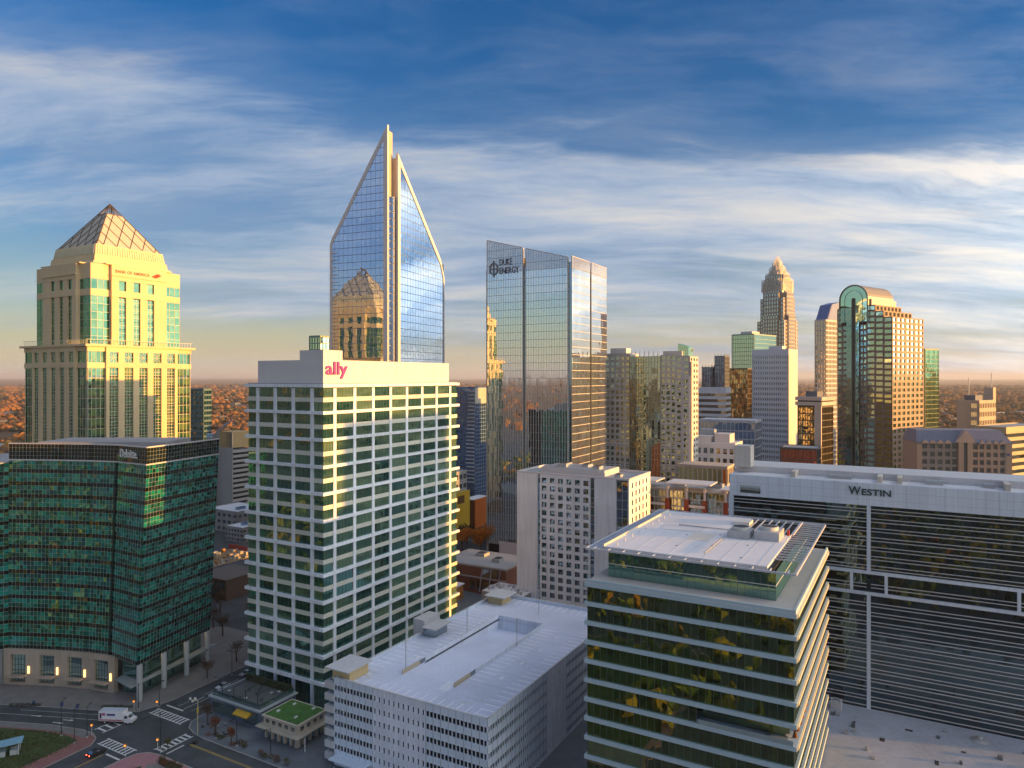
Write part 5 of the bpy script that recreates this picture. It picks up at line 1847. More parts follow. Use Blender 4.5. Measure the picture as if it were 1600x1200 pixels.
# ---- gabled beige hotel
def gabled_hotel():
    W_, D_, T = 20.0, 46.0, 65.5
    b = B('gabled_hotel', 'beige hotel with blue-grey mansard roof and zigzag gables', 261.8, 372, W_, D_, R(80))
    be = stone('hotel_beige', (.34, .26, .20), .85, .07, .25, .08, .05)
    b.box('core', dark_core, .8, W_ - .8, .8, D_ - .8, 0, T - .3)
    n = 14
    gridface(b, 'L', 3.0, 16.0, 8, T, 4, n, be, dkgl, .36, .42, pieces=True)
    gridface(b, 'L', 16.0, 19.0, 8, T, 1, n, be, dkgl, .2, .3)
    gridface(b, 'L', 26.0, 29.0, 8, T, 1, n, be, dkgl, .2, .3)
    gridface(b, 'L', 29.0, 44.0, 8, T, 4, n, be, dkgl, .36, .42, pieces=True)
    b.f('end_pier', be, 'L', 0, 3.0, 0, T, -.6, .1)
    b.f('end_pier', be, 'L', 44, D_, 0, T, -.6, .1)
    b.f('centre_pier', be, 'L', 19.0, 21.6, 0, T + 1, -.6, .9)
    b.f('centre_pier', be, 'L', 23.4, 26.0, 0, T + 1, -.6, .9)
    b.f('centre_glass', dkgl, 'L', 21.6, 23.4, 0, T, -.6, .2)
    b.f('end_wall', be, 'R', 0, W_, 0, T, -.6, 0)
    b.f('end_wall', be, 'P', 0, W_, 0, T, -.6, 0)
    b.f('rear_wall', be, 'Q', .6, D_ - .6, 0, T, -.6, 0)
    slate = stone('mansard_slate', (.17, .18, .24), .7, .12, .4, .1, .1)
    MB().loft([(-.4, -.4, T), (W_ + .4, -.4, T), (W_ + .4, D_ + .4, T), (-.4, D_ + .4, T)], [(3.5, 4.0, T + 6.5), (W_ - 3.5, 4.0, T + 6.5), (W_ - 3.5, D_ - 1, T + 6.5), (3.5, D_ - 1, T + 6.5)]).build('mansard_roof', slate, b.o)
    zig = stone('gable_trim', (.42, .32, .26), .8)
    for base, k0_ in ((3.0, 13.0 / 4), (29.0, 15.0 / 4)):
        for i in range(4):
            c = base + k0_ * (i + .5)
            MB().loft([(-.9, c - k0_ / 2, T - .4), (-.9, c, T + 1.6), (-.9, c + k0_ / 2, T - .4)], [(.6, c - k0_ / 2, T - .4), (.6, c, T + 1.6), (.6, c + k0_ / 2, T - .4)]).build('small_gable', zig, b.o)
    MB().loft([(-1.0, 17.5, T + .2), (-1.0, 22.5, T + 6.9), (-1.0, 27.5, T + .2)], [(3.5, 17.5, T + .2), (3.5, 22.5, T + 6.9), (3.5, 27.5, T + .2)]).build('centre_gable', zig, b.o)
    b.f('name_plate', stone('plate_blue', (.04, .06, .22), .5), 'L', 1.0, 2.6, T - 6.5, T - 5.3, .1, .16)
    b.done()


gabled_hotel()

bt = block('beige_tower', 'beige block with mast and sunlit side far to the right', 368.3, 560, 30.6, 16.3, 82, stone('beige_light', (.46, .38, .28), .85), dkgl, 2, 10, 12, R(35), .45, .45)
bt.box('stair_core', stone('beige_light'), 28, 33, 1, 8, 0, 92)
bt.box('stair_core', stone('slate_dark'), 3, 16, 4, 12, 81.7, 86)
bt.f('blank_wall', stone('beige_light'), 'L', 6.5, 16.2, 0, 81.0, 0.0, .3)
bt.mb('masts', whitebar).cyl(30, 3, 92, 104, .4)
bt.mb('masts', whitebar).cyl(6, 10, 86, 100, .35)
bt.done()
block('ribbed_yellow_block', 'cream block with close horizontal bands at the right edge', 299.1, 430, 54, 18, 70, stone('cream_rib', (.50, .42, .24), .8), dkgl, 2, 1, 15, R(30), .0, .5, parapet=3).done()
block('green_roof_block', 'wide low building with green windows behind the cream block', 352, 500, 50, 20, 66, stone('ochre_rib', (.42, .32, .16), .8), greengl, 4, 12, 8, R(30), .1, .4, parapet=2).done()

# ---- blue striped apartment tower between the big ones
ab = block('blue_apartment_tower', 'blue glass apartment tower with white stepped balconies', -31.4, 600, 20.8, 19.5, 92, stone('blue_slab', (.10, .17, .30), .6), bluegl, 8, 6, 28, GA, .18, .2)
for k in range(25):
    w = 5.5 + 4.5 * k / 24
    ab.f('balcony', white_paint, 'L', .4, w if k < 20 else 8, 88 - k * 3.2, 88.9 - k * 3.2, .02, 1.1)
ab.f('sunlit_edge', stone('cream_pier'), 'R', 0, 20.8, 78, 91, .02, .4)  # cream slab added: the sunlit edge put into its colour
ab.done()

# ---- colour blocks and low buildings between the towers
yb = B('yellow_block', 'bright yellow slab-sided building with a square opening beside the pale tower', -36.1, 455, 15.8, 12)
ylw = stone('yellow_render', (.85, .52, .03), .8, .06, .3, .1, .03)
yb.box('body', stone('yellow_shade_side', (.40, .30, .10), .8), 0, 15.8, 0, 12, 0, 25.4)  # shaded side of the yellow put into a darker body colour
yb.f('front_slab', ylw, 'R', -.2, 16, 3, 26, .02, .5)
yb.f('opening', stone('opening_brown', (.20, .09, .03), .8), 'R', 1.5, 9.5, 18.5, 23.5, .5, .54)
yb.done()
ob = B('orange_block', 'rust orange slab building in front of the mirrored tower', -24.6, 470, 19.6, 10)
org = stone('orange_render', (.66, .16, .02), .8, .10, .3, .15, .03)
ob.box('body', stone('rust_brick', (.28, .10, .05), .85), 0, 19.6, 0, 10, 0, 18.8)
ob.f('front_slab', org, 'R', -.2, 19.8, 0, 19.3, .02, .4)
ob.box('roof', roof_white, .3, 19.2, .3, 9.6, 18.802, 19.0)
ob.done()
for i, (x, y, w, d, t, lab) in enumerate(((-52, 560, 30, 22, 24, 'flat grey roof building behind the yellow block'), (-30, 610, 34, 20, 30, 'pale flat-roofed hall below the blue apartment tower'), (-62, 520, 16, 14, 17, 'small grey flat-roofed shed behind the yellow block'))):
    lb_ = block('flat_roof_building', lab, x, y, w, d, t, stone('shed_grey', (.30, .29, .29), .9), dkgl, 5, 5, 3, GA, .3, .5)
    rooftop_plant(lb_, ((4, 4, 5, 4, 2), (12, 8, 4, 4, 1.5)), t - .35)
    lb_.done()

# ---- red brick apartment row in front of the apartment tower
def condo():
    W_, D_, T = 18.8, 42.0, 55.0
    b = B('brick_apartment_row', 'red brick apartment building with white balconies and floating roof canopies', 89.9, 285, W_, D_)
    br = stone('red_brick', (.26, .055, .03), .85, .15, .8, .1, .15)
    g = glass('condo_glass', (.85, .9, .7), .35, ((.01, .02, .015), (.04, .05, .03), (.25, .18, .05)), (.45, .8), .01, .03)
    b.box('core', dark_core, 1.2, W_ - .8, .8, D_ - .8, 0, T - 2)
    fh = 3.3
    gridface(b, 'L', 0, D_, 0, 52.8, 26, 16, stone('condo_pale', (.45, .45, .43), .7), g, .16, .16, d=-.3)
    for s_ in (3, 11.5, 19, 27, 35):
        b.f('brick_pier', br, 'L', s_, s_ + 1.9, 0, 49.5, -.4, 1.0)
        b.f('pier_cap', white_paint, 'L', s_ + .5, s_ + 1.4, 49.52, 54.5, -.2, .5)
    b.f('brick_bay', br, 'L', 20.9, 27.0, 33, 44.5, -.3, .5)
    for k in range(3):
        b.f('bay_window', g, 'L', 22.3, 25.6, 33.8 + k * 3.5, 36.2 + k * 3.5, .5, .56)
        b.f('bay_sill', white_paint, 'L', 21.6, 26.3, 33.2 + k * 3.5, 33.7 + k * 3.5, .5, .9)
    for s0, s1 in ((12.2, 18.8), (28.9, 34.8), (36.9, 41.6), (.2, 2.9)):
        for k in range(7):
            z = 46.5 - k * fh
            b.f('balcony', white_paint, 'L', s0, s1, z, z + .9, 0.05, 1.5)
    for s0, s1, z in ((-1, 6, 54.6), (9.5, 28, 56.0), (32, D_ + 1, 56.2)):
        b.box('roof_canopy', white_paint, -3.2, 9, s0, s1, z, z + .45)
    b.f('side_wall', br, 'R', 0, W_, 0, 52.8, -.5, 0)
    b.f('side_wall', br, 'P', 0, W_, 0, 52.8, -.5, 0)
    b.f('rear_wall', br, 'Q', .5, D_ - .5, 0, 52.8, -.5, 0)
    b.box('roof', roof_grey, 0, W_, 0, D_, 52.81, 53.2)
    rooftop_plant(b, ((11, 8, 4, 6, 1.8), (11, 24, 4, 5, 1.5)), 53.2)
    b.done()


condo()

# ---- brick low-rise behind the garage
def brick_hall():
    b = B('brick_hall', 'low red-brown brick hall with slanted steel windows behind the garage', -2.9, 322, 25, 35.6)
    br = stone('hall_brick', (.20, .075, .045), .85, .12, .8, .12, .15)
    b.box('body', br, 0, 25, 0, 35.6, 0, 12.2)
    b.box('parapet', stone('hall_coping', (.40, .36, .34), .8), -.3, 25.3, -.3, 35.9, 12.21, 13.0)
    b.box('roof', roof_grey, 1, 24, 1, 34.6, 13.01, 13.06)
    b.f('band', stone('hall_coping'), 'L', 0, 35.6, 7.2, 7.8, .02, .5)
    for i in range(2):
        b.f('window', dkgl, 'L', 4 + i * 4.6, 8.0 + i * 4.6, 8.2, 11.8, .02, .1)
    for i in range(5):
        b.f('window', dkgl, 'L', 2 + i * 3.6, 4.8 + i * 3.6, 2.0, 6.2, .02, .1)
    for s_ in (3.4, 8.2, 13.0):
        r0 = b.rect('L', s_, s_, .3, .3)
        MB().bar((r0[0], r0[2] + .8, 1.0), (r0[0], r0[2] - .8, 11.9), .35).build('steel_strut', alloy, b.o)
    rooftop_plant(b, ((8, 8, 5, 4, 1.6), (14, 20, 5, 5, 1.4)), 13.06)
    b.done()
    c = B('timber_clad_wing', 'long low wing with orange timber cladding below the brick hall', -28, 312, 12, 22)
    c.box('body', stone('timber_orange', (.48, .20, .05), .7, .2, .8, .4, .1), 0, 12, 0, 22, 0, 6.2)
    for i in range(14):
        c.jf('boards', stone('timber_dark', (.22, .09, .03), .8), 'L', .6 + i * 1.55, .72 + i * 1.55, .2, 6.1, 0, .06)
    c.box('roof', roof_white, -.5, 12.5, -.5, 22.5, 6.22, 6.7)
    c.done()
    # plant deck crowded with ducts next to the concrete hotel
    d = B('plant_deck', 'low flat roof crowded with small ducts beside the concrete hotel', 4, 284, 14, 19)
    d.box('body', stone('shed_grey'), 0, 14, 0, 19, 0, 12)
    d.box('roof', roof_white, .2, 13.8, .2, 18.8, 12.01, 12.2)
    rr = random.Random(5)
    for i in range(26):
        d.box('duct', metal_grey if i % 3 else white_paint, *(lambda x, y, w: (x, x + w, y, y + .6))(rr.uniform(.5, 10), rr.uniform(.5, 17.5), rr.uniform(.6, 2.8)), 12.21, 12.21 + rr.uniform(.5, 1.5))
    d.done()


brick_hall()

# ---- left background
cb = B('concrete_slab_tower', 'plain grey concrete tower with window slots behind the teal building', -204.7, 520, 16.7, 26.9)
cs_ = stone('plain_concrete', (.40, .38, .36), .9, .1, .2, .15, .1)
cb.box('core', dark_core, .8, 16, .8, 26, 0, 47)
cb.f('wall', cs_, 'L', 0, 18, 0, 60, -.6, 0)
cb.f('wall', cs_, 'L', 20.2, 26.9, 0, 58, -.6, 0)
for k in range(14):
    cb.f('wall_panel', cs_, 'L', 18, 20.2, 3.2 + k * 3.6, 5.0 + k * 3.6, -.6, -.02)
cb.f('wall_panel', cs_, 'L', 18, 20.2, 52, 58, -.6, -.02)
for k in range(13):
    cb.f('spandrel', cs_, 'R', 0, 16.7, 1.5 + k * 3.6, 3.4 + k * 3.6, -.6, 0)
cb.box('tower_head', stone('sunlit_head', (.50, .34, .16), .85), 0, 16.7, .6, 14, 48.5, 60)  # sunlight on the concrete head put into its ochre colour
cb.box('roof', roof_grey, .6, 16.2, .6, 26.3, 46.9, 47.2)
cb.done()
crn = thing('tower_crane', 'slim blue-grey lattice crane mast in front of the grey concrete tower', 'crane', (-200, 470, 0), 0)
ml = MB()
for k in range(24):
    z = k * 2.6
    for dx in (-.8, .8):
        ml.bar((dx, 0, z), (dx, 0, z + 2.6), .28)
    ml.bar((-.8, 0, z), (.8, 0, z + 2.6), .2)
    ml.bar((.8, 0, z), (-.8, 0, z + 2.6), .2)
steelb = stone('crane_steel', (.22, .27, .33), .5)
ml.build('mast', steelb, crn)
MB().bar((0, 0, 60), (14, 3, 72), .8).bar((0, 0, 62), (14, 3, 73), .4).build('jib', steelb, crn)
MB().box(-1.6, 1.6, -1.5, 1.5, 60, 63).build('cab', stone('crane_cab', (.30, .42, .52), .5), crn)
block('dark_teal_tower', 'narrow dark teal banded tower right beside the cream bank tower', -225.8, 520, 8, 14, 92, stone('teal_slab', (.10, .17, .18), .6), glass('dark_teal_glass', (.5, .85, .85), .3, ((.003, .02, .025), (.008, .04, .045), (.03, .07, .07)), (.5, .85)), 4, 3, 24, R(70), .08, .35).done()
block('green_corner_block', 'small green glass block peeping out beside the pointed tower', -127, 470, 18, 10, 128, stone('green_bar'), greengl, 4, 6, 30, GA, .1, .14).done()
for i, (x, y, w, d, t, lab) in enumerate(((-176, 455, 26, 30, 14, 'white low roof building below the grey concrete tower'), (-163, 430, 20, 16, 9, 'smaller white low roof building below the grey concrete tower'))):
    lb_ = block('white_roof_building', lab, x, y, w, d, t, stone('shed_grey'), dkgl, 6, 6, 3, GA, .4, .5, roof=roof_white)
    lb_.box('skylight', bluegl, 6, 12, 6, 9, t - .3, t + 1.2)
    lb_.done()
site = thing('building_site', 'sunlit building site with tan stacks and red hoarding between two towers', 'building site', (-158, 372, 0), GA)
MB().box(0, 34, 0, 26, .14, .3).build('site_floor', stone('site_earth', (.30, .20, .11), .95, .3, .3, 0, .2), site)
MB().box(34, 34.4, -2, 28, .14, 2.8).build('hoarding', stone('hoarding_red', (.40, .05, .03), .7), site)
rr = random.Random(11)
sitem = [stone('site_tan', (.42, .30, .18), .9), stone('site_pale', (.48, .44, .38), .9), stone('site_orange', (.48, .22, .05), .8), stone('shed_grey')]
for i in range(44):
    x, y = rr.uniform(.5, 31), rr.uniform(.5, 23)
    w, d, h = rr.uniform(.8, 3), rr.uniform(.6, 2.4), rr.uniform(.5, 2.4)
    MB().box(0, w, 0, d, 0, h).build('material_stack', sitem[i % 4], site, (x, y, .3))

# ---- towers outside the frame to the right: their long shadows lie across the scene
for x, y, w, d, t, lab in ((352, 128, 54, 30, 108, 'tall tan tower out of frame to the right'),):
    block('tan_tower', lab, x, y, w, d, t, tan_st, dkgl, 14, 8, 26, R(78), .4, .4).done()
# ------------------------------------------------------------------ street furniture, cars, planting
black_pole = stone('black_pole', (.02, .022, .024), .5)
concrete_base = stone('pole_base', (.36, .35, .33), .9)


def street_lamp(x, y, h, ang, label):
    t = thing('street_lamp', label, 'street lamp', (x, y, .14), ang, 'tall black street lamps')
    MB().cyl(0, 0, 0, .35, .28, .28).build('base', concrete_base, t)
    MB().cyl(0, 0, .35, h, .12, .07, 8).build('pole', black_pole, t)
    MB().bar((0, 0, h - .1), (1.7, 0, h + .25), .09).build('arm', black_pole, t)
    MB().box(1.3, 2.2, -.16, .16, h + .18, h + .34).build('luminaire', black_pole, t)
    return t


for x, y, h, a, lab in ((-125.6, 198.0, 9.5, 90, 'black street lamp on the lawn, left of the three by the red path'),
                        (-119.5, 194.0, 9.5, 90, 'black street lamp on the lawn, middle of the three by the red path'),
                        (-118.0, 197.3, 8.5, 90, 'black street lamp on the lawn, right of the three by the red path'),
                        (-94.5, 191.0, 8.5, 120, 'black street lamp at the corner crossing beside the planting bed'),
                        (-112.3, 213.6, 8.0, -60, 'black street lamp just behind the delivery truck'),
                        (-107.0, 215.6, 8.0, -30, 'black street lamp at the foot of the round columns'),
                        (-94.0, 238.5, 8.5, 240, 'black street lamp far up the side street by the teal building'),
                        (-82.0, 196.8, 7.5, 240, 'black street lamp by the rust tree at the corner plaza'),
                        (-74.6, 192.6, 7.5, 240, 'black street lamp between the two planted beds'),
                        (-63.5, 187.0, 7.5, 240, 'black street lamp in front of the green-roofed pavilion'),
                        (-88.5, 216.0, 8.5, 180, 'black street lamp beside the roof terrace restaurant')):
    street_lamp(x, y, h, R(a), lab)

# signal mast with cameras
t = thing('signal_mast', 'tan signal mast with camera heads at the rounded corner', 'signal mast', (-88.2, 199.4, .14), 0)
tanp = stone('tan_pole', (.42, .36, .22), .6)
MB().cyl(0, 0, 0, 9.5, .17, .12).build('pole', tanp, t)
MB().bar((0, 0, 9.2), (-2.2, .3, 9.4), .14).build('arm', tanp, t)
for i in range(3):
    MB().box(-.25, .25, -.2, .2, -.25, .25).build('camera_head', white_paint, t, (-.8 - i * .7, .2, 9.7 - (i % 2) * .7))
MB().box(-.2, .2, -.25, .25, 5.8, 7.0).build('signal_head', stone('signal_yellow', (.5, .33, .05), .6), t)

for x, y, lab in ((-113.2, 212.8, 'crossing signal post behind the cab of the truck'), (-106.2, 212.6, 'crossing signal post at the foot of the columns'),
                  (-101.9, 187.2, 'crossing signal post at the tip of the pink paving'), (-94.9, 190.3, 'crossing signal post beside the planting bed'), (-117.2, 198.2, 'crossing signal post at the red path corner')):
    t = thing('crossing_signal', lab, 'crossing signal', (x, y, .14), 0, 'crossing signal posts')
    MB().cyl(0, 0, 0, 2.6, .08, .07).build('post', stone('post_grey', (.5, .5, .48), .5), t)
    MB().box(-.28, .28, -.2, .2, 2.6, 3.3).build('head', stone('signal_orange', (.45, .20, .04), .6), t)
    MB().box(-.2, .2, -.23, -.201, 2.75, 3.15).build('lit_hand', emit('hand_orange', (1.0, .28, .05), 0.7), t)

# ---- delivery truck
trk = thing('delivery_truck', 'white box truck with a red stripe crossing the intersection', 'truck', (-119.2, 206.2, .008), R(-3))
tw = stone('truck_white', (.70, .69, .70), .4, .03, .5, .05, 0)
dkv = stone('tyre_black', (.015, .015, .016), .8)
vg = glass('vehicle_glass', (.8, .85, .9), .3, ((.005, .008, .012), (.01, .015, .02), (.02, .025, .03)))
box_ = MB().box(0, 7.2, -1.25, 1.25, .95, 3.75).build('cargo_box', tw, trk)
MB().box(.15, 7.05, -1.262, -1.251, 1.12, 1.42).build('red_stripe', stone('truck_red', (.36, .03, .05), .5), box_)
MB().box(.05, 7.15, -1.2, 1.2, 3.752, 3.80).build('roof_sheet', stone('truck_roof', (.50, .53, .60), .5), box_)
MB().box(.3, .9, -1.262, -1.251, 1.7, 3.2).build('print_patch', stone('truck_print_dark', (.10, .05, .08), .6), box_)
MB().box(1.0, 2.0, -1.264, -1.253, 2.5, 3.3).build('print_patch', stone('truck_print_pink', (.45, .12, .25), .6), box_)
MB().box(2.4, 4.9, -1.264, -1.253, 2.5, 3.1).build('print_patch', stone('truck_print_blue', (.06, .08, .25), .6), box_)
MB().box(-.1, 9.6, -1.0, 1.0, .55, .94).build('chassis', dkv, trk)
prof = [(7.4, .6), (9.9, .6), (10.0, 1.45), (9.0, 1.75), (8.55, 2.65), (7.4, 2.75)]
MB().loft([(x, 1.15, z) for x, z in prof], [(x, -1.15, z) for x, z in prof]).build('cab', tw, trk)
MB().loft([(9.02, 1.0, 1.78), (8.6, 1.0, 2.55), (8.64, 1.0, 2.56), (9.06, 1.0, 1.79)], [(9.02, -1.0, 1.78), (8.6, -1.0, 2.55), (8.64, -1.0, 2.56), (9.06, -1.0, 1.79)]).build('windscreen', vg, trk)
MB().box(7.6, 8.5, -1.165, -1.152, 1.75, 2.5).build('side_window', vg, trk)
for x in (1.7, 8.6):
    for y in (-1.05, .8):
        wv_ = MB()
        ring0 = [(x + .48 * math.cos(R(a)), y, .5 + .48 * math.sin(R(a))) for a in range(0, 360, 24)]
        ring1 = [(p[0], y + .26, p[2]) for p in ring0]
        wv_.loft(ring1, ring0)
        w_ = wv_.build('wheel', dkv, trk)
        MB().loft([(x + .24 * math.cos(R(a)), y + .27, .5 + .24 * math.sin(R(a))) for a in range(0, 360, 36)], [(x + .24 * math.cos(R(a)), y - .015, .5 + .24 * math.sin(R(a))) for a in range(0, 360, 36)]).build('hub', stone('hub_white', (.6, .6, .58), .5), w_)
for y in (-.85, .85):
    MB().box(10.0, 10.06, y - .16, y + .16, .9, 1.15).build('headlight', stone('lamp_clear', (.7, .7, .68), .2), trk)


def car(x, y, ang, col, label, lit=False, name='parked_car'):
    t = thing(name, label, 'car', (x, y, .008), ang)
    paint = stone('car_' + col[0], col[1], .25, .02, .5, 0, 0)
    body = [(-2.2, .35), (2.2, .35), (2.25, .75), (1.1, .95), (-1.9, 1.0), (-2.25, .8)]
    MB().loft([(a, .9, z) for a, z in body], [(a, -.9, z) for a, z in body]).build('body', paint, t)
    cab = [(1.0, .96), (.35, 1.42), (-1.2, 1.45), (-1.85, 1.0)]
    MB().loft([(a, .76, z) for a, z in cab], [(a, -.76, z) for a, z in cab]).build('cabin', vg, t)
    MB().loft([(.3, .72, 1.43), (-1.15, .72, 1.46), (-1.15, .72, 1.50), (.3, .72, 1.47)], [(.3, -.72, 1.43), (-1.15, -.72, 1.46), (-1.15, -.72, 1.50), (.3, -.72, 1.47)]).build('roof', paint, t)
    for wx in (-1.4, 1.4):
        for wy in (-.92, .74):
            r0 = [(wx + .33 * math.cos(R(a)), wy, .34 + .33 * math.sin(R(a))) for a in range(0, 360, 30)]
            MB().loft([(p[0], wy + .18, p[2]) for p in r0], r0).build('wheel', dkv, t)
    for wy in (-.62, .62):
        MB().box(-2.28, -2.2, wy - .16, wy + .16, .72, .88).build('tail_light', emit('brake_red', (1.0, .05, .02), 6.0) if lit else stone('tail_red', (.35, .02, .02), .4), t)
        MB().box(2.18, 2.27, wy - .18, wy + .18, .6, .74).build('headlight', stone('lamp_clear'), t)
    return t


car(-110.2, 188.4, GA, ('black', (.02, .02, .022)), 'black car with red tail lights waiting at the crossing', True, 'waiting_car')
car(-93.2, 229.0, GA + math.pi, ('white', (.6, .6, .6)), 'white car coming down the side street beside the pale tower', False, 'moving_car')
car(-89.4, 239.0, GA + math.pi, ('silver', (.4, .42, .44)), 'silver car further up the side street', False, 'moving_car')


# ---- plants
def leaf_mass(mb, rnd, cx, cy, cz, rx, ry, rz, n, size):
    for i in range(n):
        while True:
            a, b_, c = rnd.uniform(-1, 1), rnd.uniform(-1, 1), rnd.uniform(-1, 1)
            q = a * a + b_ * b_ + c * c
            if .12 < q < 1:
                break
        lump = .82 + .18 * math.sin(5 * a + 3 * b_) * math.cos(4 * c)
        p = Vector((cx + a * rx * lump, cy + b_ * ry * lump, cz + c * rz * lump))
        u = Vector((rnd.gauss(0, 1), rnd.gauss(0, 1), rnd.gauss(0, .7))).normalized() * size * rnd.uniform(.6, 1.3)
        v = u.cross(Vector((rnd.gauss(0, 1), rnd.gauss(0, 1), rnd.gauss(0, 1)))).normalized() * size * rnd.uniform(.4, .8)
        mb.poly([p - u, p - v * .6, p + u, p + v * .6])


RUST = leafy('rust_leaves', ((.10, .025, .01), (.20, .05, .012), (.24, .09, .02)), scale=.5)
ORNG = leafy('orange_leaves', ((.42, .11, .01), (.62, .20, .015), (.66, .30, .03)), scale=.3)
OLIVE = leafy('olive_leaves', ((.04, .05, .012), (.08, .08, .02), (.14, .11, .03)), scale=.6)
DKGREEN = leafy('dark_green_leaves', ((.02, .03, .012), (.035, .05, .018), (.05, .06, .02)), scale=.4)
BRN = leafy('brown_leaves', ((.05, .03, .015), (.09, .05, .02), (.12, .075, .03)), scale=.4)
bark = stone('bark', (.09, .065, .045), .95, .3, 2.0, .2, .3)


def tree(x, y, h, r, mat, label, seed=1, n=500, leaf=.3, z=.14):
    rnd = random.Random(seed)
    t = thing('street_tree', label, 'tree', (x, y, z), rnd.uniform(0, 6))
    tr = MB().cyl(0, 0, 0, h * .45, r * .07 + .05, r * .05 + .03, 8)
    for i in range(6):
        a = rnd.uniform(0, 6.28)
        tr.bar((0, 0, h * (.3 + .03 * i)), (r * .6 * math.cos(a), r * .6 * math.sin(a), h * (.55 + .05 * i)), .07 + r * .015)
    tr.build('trunk', bark, t)
    cr = MB()
    for i in range(7):
        a = i * .9 + rnd.uniform(-.3, .3)
        d = r * rnd.uniform(.25, .55)
        leaf_mass(cr, rnd, d * math.cos(a), d * math.sin(a), h * rnd.uniform(.5, .85), r * .55, r * .55, h * .18, n // 7, leaf)
    cr.build('crown', mat, t)
    return t


def shrub(x, y, r, h, mat, label, seed, z=.14, group='low shrubs in the planted beds'):
    rnd = random.Random(seed)
    m = MB()
    leaf_mass(m, rnd, 0, 0, h * .45, r, r, h * .5, int(130 * r), .16)
    o = m.build('shrub', mat, None, (x, y, z))
    tag(o, label, 'shrub', group)


tree(-83.2, 199.0, 5.2, 1.9, RUST, 'small rust-leaved tree at the plaza corner nearest the signal mast', 2, 600, .22)
tree(-76.6, 194.0, 5.0, 1.6, RUST, 'small rust-leaved tree in the planted bed by the plaza kerb', 3, 500, .22)
tree(-88.0, 205.5, 6.5, 2.4, BRN, 'bare brown tree beside the dark restaurant patio', 4, 600, .2)
tree(-92.3, 190.6, 3.6, 1.2, OLIVE, 'small yellow-green tree in the corner planting bed', 5, 420, .2)
tree(-97.0, 250.0, 8, 3.2, BRN, 'bare brown tree far up the side street pavement', 6, 500, .25)
tree(-101.2, 236.0, 7, 2.6, BRN, 'bare brown tree beside the last round column', 7, 500, .25)
tree(-28.0, 398, 17, 7.5, ORNG, 'big bright orange tree, left of the pair below the orange block', 8, 3200, .6)
tree(-17.5, 396, 18, 8.0, ORNG, 'big bright orange tree, right of the pair below the orange block', 9, 3200, .6)
tree(-40.0, 402, 10, 5.0, RUST, 'rust tree left of the orange trees', 10, 900, .5)
tree(-27.0, 425, 13, 7.0, DKGREEN, 'dark evergreen behind the orange trees, left one', 12, 1200, .6)
tree(-16.0, 432, 12, 6.5, DKGREEN, 'dark evergreen behind the orange trees, right one', 13, 1200, .6)
tree(-43.0, 428, 11, 6.0, BRN, 'brown tree at the foot of the yellow block', 14, 900, .6)
# dim gap behind the teal building
gapb = B('brown_low_building', 'low dark brown building in the dim gap behind the teal building', -128, 318, 20, 20)
gapb.box('body', stone('dim_brick', (.10, .06, .045), .9), 0, 20, 0, 20, 0, 9)
for k in range(2):
    gapb.f('window_strip', dkgl, 'L', 1, 19, 2 + k * 3.6, 4.2 + k * 3.6, .01, .08)
gapb.box('roof', stone('dim_roof', (.12, .10, .09), .9), -.3, 20.3, -.3, 20.3, 9.01, 9.4)
gapb.done()
for i, (x, y, h, lab) in enumerate(((-112, 275, 9, 'bare dark tree in the dim gap, nearest the street'), (-119, 283, 10, 'bare dark tree in the dim gap, second from the street'), (-108, 296, 9, 'bare dark tree in the dim gap beside the pale tower'), (-124, 302, 11, 'bare dark tree before the brown low building'))):
    tree(x, y, h, 3.6, BRN, lab, 40 + i, 600, .3)
rr = random.Random(21)
beds = [('beside the small rust trees', [G(130.6 + rr.uniform(0, 2.2), q) for q in (171, 169.4, 168, 166.6, 161, 159.6, 158.2, 157)]), ('in the long bed before the pavilion', [G(130.6 + rr.uniform(0, 2.4), q) for q in (151, 149.5, 148, 146.6, 145.2, 143.8, 142.2, 140.4)]),
        ('along the bottom lawn edge', [G(106.4 + rr.uniform(0, 1.5), q) for q in (174, 171.5, 166.5, 164, 161.5, 159, 156.6, 154, 151, 148)]), ('in the corner planting bed', [G(115.2 + rr.uniform(0, 2), q) for q in (171, 169.6, 168, 166.5, 165, 163.8)])]
sd_ = 100
for where, pts_ in beds:
    for (x, y) in pts_:
        sd_ += 1
        shrub(x, y, rr.uniform(.8, 1.4), rr.uniform(.8, 1.5), [OLIVE, RUST, BRN, OLIVE][sd_ % 4], 'low ' + ['olive green', 'rust red', 'brown', 'olive green'][sd_ % 4] + ' shrub ' + where, sd_, group='shrubs ' + where)
for (x, y, lab, s_) in ((-150, 215.4, 'clipped dark hedge clump on the pavement, left one', 301), (-121.5, 214.4, 'clipped dark hedge clump on the pavement behind the truck', 302)):
    rnd = random.Random(s_)
    m = MB()
    for k in range(6):
        leaf_mass(m, rnd, -4 + k * 1.6, 0, .5, 1.2, .7, .5, 120, .16)
    tag(m.build('hedge', DKGREEN, None, (x + 2, y + .6, .14)), lab, 'hedge')
# rough grass and weeds on the lawns
rnd = random.Random(77)
gm_ = MB()
for i in range(5200):
    x, y = rnd.uniform(-175, -119), rnd.uniform(176, 203)
    if y > 203.3 - (x + 170) * .07 or (x > -126 and y > 196.5) or (x > -121 and y > 193) or x > -120.6 - (190 - y) * .45:
        continue
    h = rnd.uniform(.15, .5)
    a = rnd.uniform(0, 6.28)
    dx, dy = .18 * math.cos(a), .18 * math.sin(a)
    gm_.poly([(x - dx, y - dy, .19), (x + dx, y + dy, .19), (x + dx * .3, y + dy * .3, .19 + h)])
tag(gm_.build('weedy_grass', leafy('weed_leaves', ((.03, .06, .015), (.06, .09, .02), (.11, .09, .03), (.10, .05, .02)), scale=.15)), 'rough green and brown grass on the corner lot', 'grass', kind='stuff')

